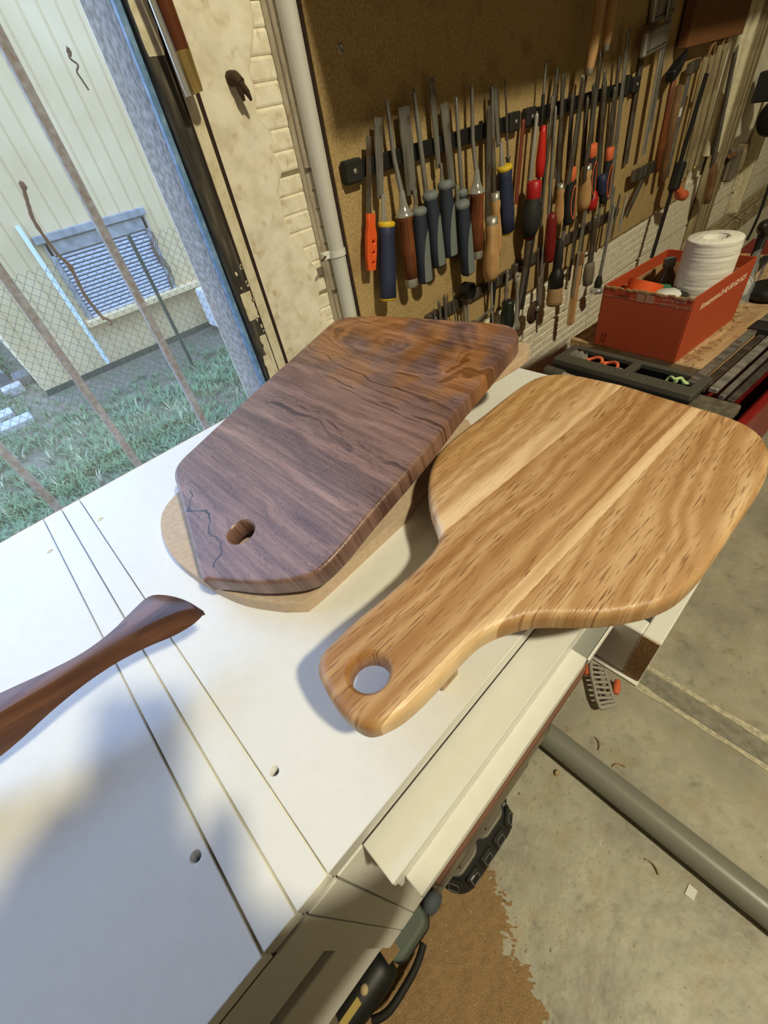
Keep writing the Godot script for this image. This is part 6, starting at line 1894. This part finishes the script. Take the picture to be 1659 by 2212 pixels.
	obj("chrome_tab", B.new().box(Vector3(-0.06, 0.088, 0.082), Vector3(0.012, 0.003, 0.005), 0.001), M.chrome, c)
	# dusty power tool left of it
	var p := thing("power_tool", "dusty grey-green power tool with a black motor body lying on the sawdust under the bench", "power tool", Vector3(-0.14, 0.0, -0.118))
	var gb := obj("guard", B.new().plate(rrect(0.0, -0.028, 0.098, 0.030, 0.024, 8), 0.02, 0.105, 0.008, 0.004), mat(col(98, 108, 98), 0.65), p)
	obj("guard_rim", B.new().plate(rrect(-0.004, -0.030, 0.101, 0.033, 0.026, 8), 0.03, 0.05, 0.003, 0.003), M.black, gb)
	var bd := obj("motor_body", B.new().lathe([Vector2(0, -0.12), Vector2(0.026, -0.12), Vector2(0.034, -0.10), Vector2(0.036, 0.02), Vector2(0.03, 0.04), Vector2(0, 0.042)], 22), M.black, p)
	bd.position = Vector3(-0.045, 0.06, 0.0)
	bd.rotation.z = -PI / 2
	obj("side_handle", B.new().tube(smooth_path([Vector3(0.06, 0.05, 0.04), Vector3(0.02, 0.055, 0.052), Vector3(-0.05, 0.055, 0.054), Vector3(-0.085, 0.05, 0.04)], 5), 0.007, 10), M.tray_dark, p)
	for k in 5:
		obj("vent_rib", B.new().box(Vector3(-0.02 - 0.012 * k, 0.085, -0.02 + 0.002 * k), Vector3(0.005, 0.016, 0.03), 0.001), M.tray_dark, p)
	obj("yellow_label", B.new().box(Vector3(-0.10, 0.0945, 0.008), Vector3(0.045, 0.003, 0.012)), mat(col(196, 172, 96), 0.6), p)
	obj("dust_cap", B.new().lathe([Vector2(0, 0), Vector2(0.008, 0), Vector2(0.008, 0.004), Vector2(0, 0.006)], 12, 1, 1, Vector3(-0.062, 0.094, 0.005)), mat(col(206, 186, 140), 0.7), p)
	obj("tail_plate", B.new().box(Vector3(-0.13, 0.06, 0.01), Vector3(0.02, 0.07, 0.05), 0.004), M.plank_grey, p)
	obj("dust_pad", B.new().box(Vector3(0.01, 0.107, 0.0), Vector3(0.03, 0.004, 0.034), 0.002), M.sawdust, p)
	tag(obj("dust_bag", B.new().lathe([Vector2(0, 0), Vector2(0.03, 0.004), Vector2(0.036, 0.03), Vector2(0.026, 0.055), Vector2(0, 0.062)], 18, 0.75, 0.5, Vector3(-0.022, 0.006, -0.108)), mat(col(86, 94, 104), 0.8)), "blue-grey dust bag lying beside the power tool under the bench", "bag")
	# grey ribbed plastic part with orange clips
	var r := thing("ribbed_insole", "light grey ladder-like ribbed plastic piece lying on the floor under the open trough", "plastic part", Vector3(0.640, 0.02, -0.070))
	r.rotation = Vector3(0.0, 0.0, 0.0)
	var ax := [Vector3(0.055, 0.02, -0.032), Vector3(0.030, 0.018, -0.018), Vector3(0.005, 0.016, 0.004), Vector3(-0.022, 0.014, 0.026), Vector3(-0.036, 0.012, 0.044)]
	var path := smooth_path(ax, 5)
	var le := []
	var ri := []
	for k in path.size():
		var d: Vector3 = (path[min(k + 1, path.size() - 1)] - path[max(k - 1, 0)]).normalized()
		var s := d.cross(Vector3.UP).normalized() * (0.0175 + 0.005 * k / path.size())
		le.append(path[k] + s)
		ri.append(path[k] - s)
	var rim := le.duplicate()
	var rr := ri.duplicate()
	rr.reverse()
	rim.append_array(rr)
	rim.append(le[0])
	obj("rim", B.new().tube(rim, 0.0052, 8), M.grey_plastic, r)
	for k in range(1, path.size() - 1, 2):
		obj("rib", B.new().tube([le[k], ri[k]], 0.0044, 8), M.grey_plastic, r)
	obj("backing", B.new().tube([path[0] - Vector3(0, 0.014, 0), path[10] - Vector3(0, 0.014, 0), path[20] - Vector3(0, 0.012, 0)], 0.004, 8), M.tray_dark, r)
	for q in [Vector3(0.028, 0.008, -0.044), Vector3(0.028, 0.008, 0.036)]:
		obj("orange_clip", B.new().tube([q + Vector3(0.02, 0, -0.006), q, q + Vector3(-0.018, 0, 0.006)], [0.007, 0.010, 0.007], 10), M.orange_pale, r)

# ---------------------------------------------------------------- the person who takes the picture (stands behind the lens, throws a shadow on the table)
# smooth union of tapered capsules [a, b, ra, rb], meshed as surface nets
func nets(bones: Array, cell: float, k: float, b: B, grp: int) -> void:
	var lo := Vector3(1e9, 1e9, 1e9)
	var hi := -lo
	for q in bones:
		var r: float = maxf(q[2], q[3]) + k + 2.0 * cell
		for e in 2:
			lo = lo.min(q[e] - Vector3(r, r, r))
			hi = hi.max(q[e] + Vector3(r, r, r))
	var nx := int((hi.x - lo.x) / cell) + 2
	var ny := int((hi.y - lo.y) / cell) + 2
	var nz := int((hi.z - lo.z) / cell) + 2
	var f := PackedFloat32Array()
	f.resize(nx * ny * nz)
	f.fill(1.0)
	for q in bones:
		var a: Vector3 = q[0]
		var d: Vector3 = q[1] - a
		var dd: float = maxf(d.length_squared(), 1e-9)
		var ra: float = q[2]
		var dr: float = q[3] - ra
		var m: float = maxf(q[2], q[3]) + k + 2.0 * cell
		var p0: Vector3 = (a.min(q[1]) - Vector3(m, m, m) - lo) / cell
		var p1: Vector3 = (a.max(q[1]) + Vector3(m, m, m) - lo) / cell
		for x in range(maxi(0, int(p0.x)), mini(nx - 1, int(p1.x)) + 1):
			for y in range(maxi(0, int(p0.y)), mini(ny - 1, int(p1.y)) + 1):
				var o := (x * ny + y) * nz
				for z in range(maxi(0, int(p0.z)), mini(nz - 1, int(p1.z)) + 1):
					var v := lo + Vector3(x, y, z) * cell - a
					var t := clampf(v.dot(d) / dd, 0.0, 1.0)
					var s := (v - d * t).length() - ra - dr * t
					var w := f[o + z]
					var h := maxf(k - absf(s - w), 0.0) / k
					f[o + z] = minf(s, w) - h * h * k * 0.25
	var at := {}
	for x in nx - 1:
		for y in ny - 1:
			var o := (x * ny + y) * nz
			for z in nz - 1:
				var i := o + z
				var near := f[i]
				if near > cell * 2.0 or near < -cell * 2.0:
					continue
				var c := Vector3.ZERO
				var n := 0
				var vals := [f[i], f[i + ny * nz], f[i + nz], f[i + nz + ny * nz], f[i + 1], f[i + 1 + ny * nz], f[i + 1 + nz], f[i + 1 + nz + ny * nz]]
				for ed in [[0, 1], [2, 3], [4, 5], [6, 7], [0, 2], [1, 3], [4, 6], [5, 7], [0, 4], [1, 5], [2, 6], [3, 7]]:
					var u: float = vals[ed[0]]
					var w: float = vals[ed[1]]
					if (u < 0.0) != (w < 0.0):
						var t := u / (u - w)
						var pa := Vector3(ed[0] & 1, (ed[0] >> 1) & 1, ed[0] >> 2)
						var pb := Vector3(ed[1] & 1, (ed[1] >> 1) & 1, ed[1] >> 2)
						c += pa.lerp(pb, t)
						n += 1
				if n > 0:
					at[i] = lo + (Vector3(x, y, z) + c / n) * cell
	var sx := ny * nz
	for i in at:
		var s0 := f[i] < 0.0
		if (f[i + sx] < 0.0) != s0 and at.has(i - nz) and at.has(i - 1) and at.has(i - nz - 1):
			_face(b, at[i - nz - 1], at[i - 1], at[i], at[i - nz], not s0, grp)
		if (f[i + nz] < 0.0) != s0 and at.has(i - sx) and at.has(i - 1) and at.has(i - sx - 1):
			_face(b, at[i - sx - 1], at[i - 1], at[i], at[i - sx], s0, grp)
		if (f[i + 1] < 0.0) != s0 and at.has(i - sx) and at.has(i - nz) and at.has(i - sx - nz):
			_face(b, at[i - sx - nz], at[i - nz], at[i], at[i - sx], not s0, grp)

func _face(b: B, p: Vector3, q: Vector3, r: Vector3, s: Vector3, flip: bool, grp: int) -> void:
	if flip:
		b.quad(p, s, r, q, grp)
	else:
		b.quad(p, q, r, s, grp)

func build_photographer() -> void:
	# local axes: x to the person's right, y up, z backwards; facing the table and a little to the right
	var p := thing("person", "person in dark work clothes holding up a phone to take the picture", "person", Vector3(-0.28, 0, 0.32))
	p.rotation.y = -0.6255
	var V := func(r: float, u: float, fw: float) -> Vector3: return Vector3(r, u, -fw)
	# joints
	var lens: Vector3 = p.transform.affine_inverse() * Vector3(0, 1.27, 0)
	var dl: Vector3 = V.call(-0.216, -0.71, -0.674).normalized()       # down the phone
	var dw: Vector3 = V.call(0.975, -0.156, -0.149).normalized()       # across it
	var dn: Vector3 = V.call(0.0, -0.69, 0.723).normalized()           # out of its back, where it looks
	var pc := lens - dn * 0.0065 + dl * 0.062 - dw * 0.022
	var sh_r: Vector3 = V.call(0.185, 1.42, 0.0)
	var sh_l: Vector3 = V.call(-0.19, 1.42, 0.0)
	var el_r: Vector3 = p.transform.affine_inverse() * Vector3(0.03, 1.22, 0.29)
	var el_l: Vector3 = p.transform.affine_inverse() * Vector3(-0.115, 1.215, 0.25)
	var wr_r := pc + dl * 0.085 + dw * 0.075 - dn * 0.035
	var wr_l := pc + dl * 0.085 - dw * 0.058 - dn * 0.038
	var hip: Vector3 = V.call(0, 0.93, -0.05)
	var chest: Vector3 = V.call(0.0, 1.29, 0.0)
	var neck: Vector3 = V.call(0, 1.47, -0.02)
	var torso := [[hip, V.call(0, 1.08, -0.04), 0.125, 0.118], [V.call(0, 1.08, -0.04), chest, 0.118, 0.128], [chest, V.call(0, 1.40, 0.0), 0.132, 0.10], [V.call(-0.075, 0.94, -0.05), V.call(0.075, 0.94, -0.05), 0.105, 0.105], [V.call(-0.11, 1.35, -0.01), V.call(0.10, 1.35, -0.01), 0.102, 0.102], [sh_l, sh_r, 0.062, 0.062]]
	var arms := [[sh_r, el_r, 0.056, 0.044], [el_r, wr_r, 0.045, 0.031], [sh_l, el_l, 0.056, 0.044], [el_l, wr_l, 0.043, 0.028]]
	var legs := []
	for s in [-1.0, 1.0]:
		var h: Vector3 = V.call(0.095 * s, 0.90, -0.05)
		var kn: Vector3 = V.call(0.11 * s, 0.49, -0.02)
		var an: Vector3 = V.call(0.12 * s, 0.10, -0.07)
		legs.append([h, kn, 0.088, 0.060])
		legs.append([kn, an, 0.058, 0.040])
	var head := [[neck + Vector3(0, -0.04, 0), V.call(0, 1.56, 0.03), 0.056, 0.054], [V.call(0, 1.66, 0.02), V.call(0, 1.63, 0.07), 0.090, 0.078], [V.call(0, 1.58, 0.09), V.call(0, 1.555, 0.115), 0.052, 0.036]]
	var full := torso.duplicate()
	full.append_array(arms)
	full.append_array(legs)
	full.append_array(head)
	var bb := B.new()
	nets(full, 0.022, 0.035, bb, 11)
	# face: nose, brows, lips, ears on a finer grid
	var fc := [[V.call(0, 1.66, 0.02), V.call(0, 1.63, 0.07), 0.091, 0.079], [V.call(0, 1.58, 0.09), V.call(0, 1.555, 0.115), 0.053, 0.037], [V.call(0, 1.645, 0.145), V.call(0, 1.605, 0.172), 0.010, 0.014], [V.call(-0.035, 1.662, 0.135), V.call(0.035, 1.662, 0.135), 0.013, 0.013], [V.call(-0.018, 1.572, 0.148), V.call(0.018, 1.572, 0.148), 0.009, 0.009], [V.call(-0.088, 1.65, 0.03), V.call(-0.088, 1.61, 0.04), 0.018, 0.012], [V.call(0.088, 1.65, 0.03), V.call(0.088, 1.61, 0.04), 0.018, 0.012]]
	nets(fc, 0.008, 0.012, bb, 12)
	# hands: palm and five bent fingers closed round the edges of the phone
	for s in [-1.0, 1.0]:
		var wr: Vector3 = wr_r if s > 0 else wr_l
		var pa: Vector3 = pc + dw * 0.047 * s + dl * 0.055 - dn * 0.026
		var hand := [[wr, pa, 0.024, 0.026], [pa - dl * 0.018, pa + dl * 0.018, 0.022, 0.02]]
		for q in 4:
			var k0: Vector3 = pa - dl * (0.030 - 0.020 * q) + dn * 0.010 + dw * 0.006 * s
			var k1: Vector3 = k0 + dn * 0.030 + dw * 0.004 * s - dl * 0.006
			var reach: float = [0.016, 0.020, 0.019, 0.014][q]
			var k2: Vector3 = k1 + dn * 0.004 - dw * reach * s
			if q == 0 and s > 0:
				k2 = k1 + dn * 0.002 - dw * 0.008 * s
			hand.append([pa, k0, 0.014, 0.0098])
			hand.append([k0, k1, 0.0095, 0.0085])
			hand.append([k1, k2, 0.0085, 0.0075])
		var t0: Vector3 = pa + dl * 0.012 - dn * 0.006 - dw * 0.010 * s
		var t1: Vector3 = t0 - dl * 0.028 - dw * 0.012 * s + dn * 0.002
		hand.append([pa + dl * 0.02, t0, 0.015, 0.012])
		hand.append([t0, t1, 0.0115, 0.010])
		hand.append([t1, t1 - dl * 0.026 - dw * 0.010 * s, 0.0098, 0.0085])
		nets(hand, 0.0050, 0.006, bb, 13)
	obj("body", bb, mat(col(205, 158, 130), 0.55), p)
	# clothes follow the body
	var jk := []
	for q in torso + [[sh_r, el_r, 0.056, 0.046], [el_r, el_r.lerp(wr_r, 0.9), 0.046, 0.034], [sh_l, el_l, 0.056, 0.046], [el_l, el_l.lerp(wr_l, 0.9), 0.056, 0.046], [neck + Vector3(0, -0.05, 0), neck + Vector3(0, 0.0, 0), 0.058, 0.056]]:
		jk.append([q[0], q[1], q[2] + 0.014, q[3] + 0.014])
	var jb := B.new()
	nets(jk, 0.020, 0.04, jb, 14)
	obj("work_jacket", jb, mat(col(44, 52, 66), 0.9), p)
	var tr := [[hip, V.call(0, 0.98, -0.05), 0.142, 0.140]]
	for q in legs:
		tr.append([q[0], q[1], q[2] + 0.016, q[3] + 0.018])
	var tb := B.new()
	nets(tr, 0.022, 0.035, tb, 15)
	obj("trousers", tb, mat(col(50, 48, 46), 0.9), p)
	var hb := B.new()
	nets([[V.call(0, 1.69, -0.005), V.call(0, 1.70, 0.06), 0.092, 0.070], [V.call(0, 1.62, -0.05), V.call(0, 1.68, -0.03), 0.060, 0.075]], 0.010, 0.03, hb, 16)
	obj("hair", hb, mat(col(52, 40, 32), 0.8), p)
	for s in [-1.0, 1.0]:
		var sb := B.new()
		nets([[V.call(0.12 * s, 0.055, -0.12), V.call(0.125 * s, 0.05, 0.02), 0.048, 0.042], [V.call(0.125 * s, 0.05, 0.02), V.call(0.13 * s, 0.042, 0.11), 0.044, 0.036], [V.call(0.12 * s, 0.06, -0.09), V.call(0.12 * s, 0.12, -0.075), 0.05, 0.05]], 0.010, 0.02, sb, 17)
		obj("shoe", sb, M.rubber, p)
	# the phone: a thing of its own, in the hands
	var ph := thing("phone", "dark phone held upright in both hands of the person", "phone")
	ph.transform = p.transform * Transform3D(Basis(dw, -dl, dw.cross(-dl)), pc)
	obj("phone_body", B.new().box(Vector3.ZERO, Vector3(0.074, 0.152, 0.008), 0.003), M.black, ph)
	obj("screen_glass", B.new().box(Vector3(0, 0, 0.0043), Vector3(0.069, 0.147, 0.0006)), mat(col(20, 22, 26), 0.08), ph)
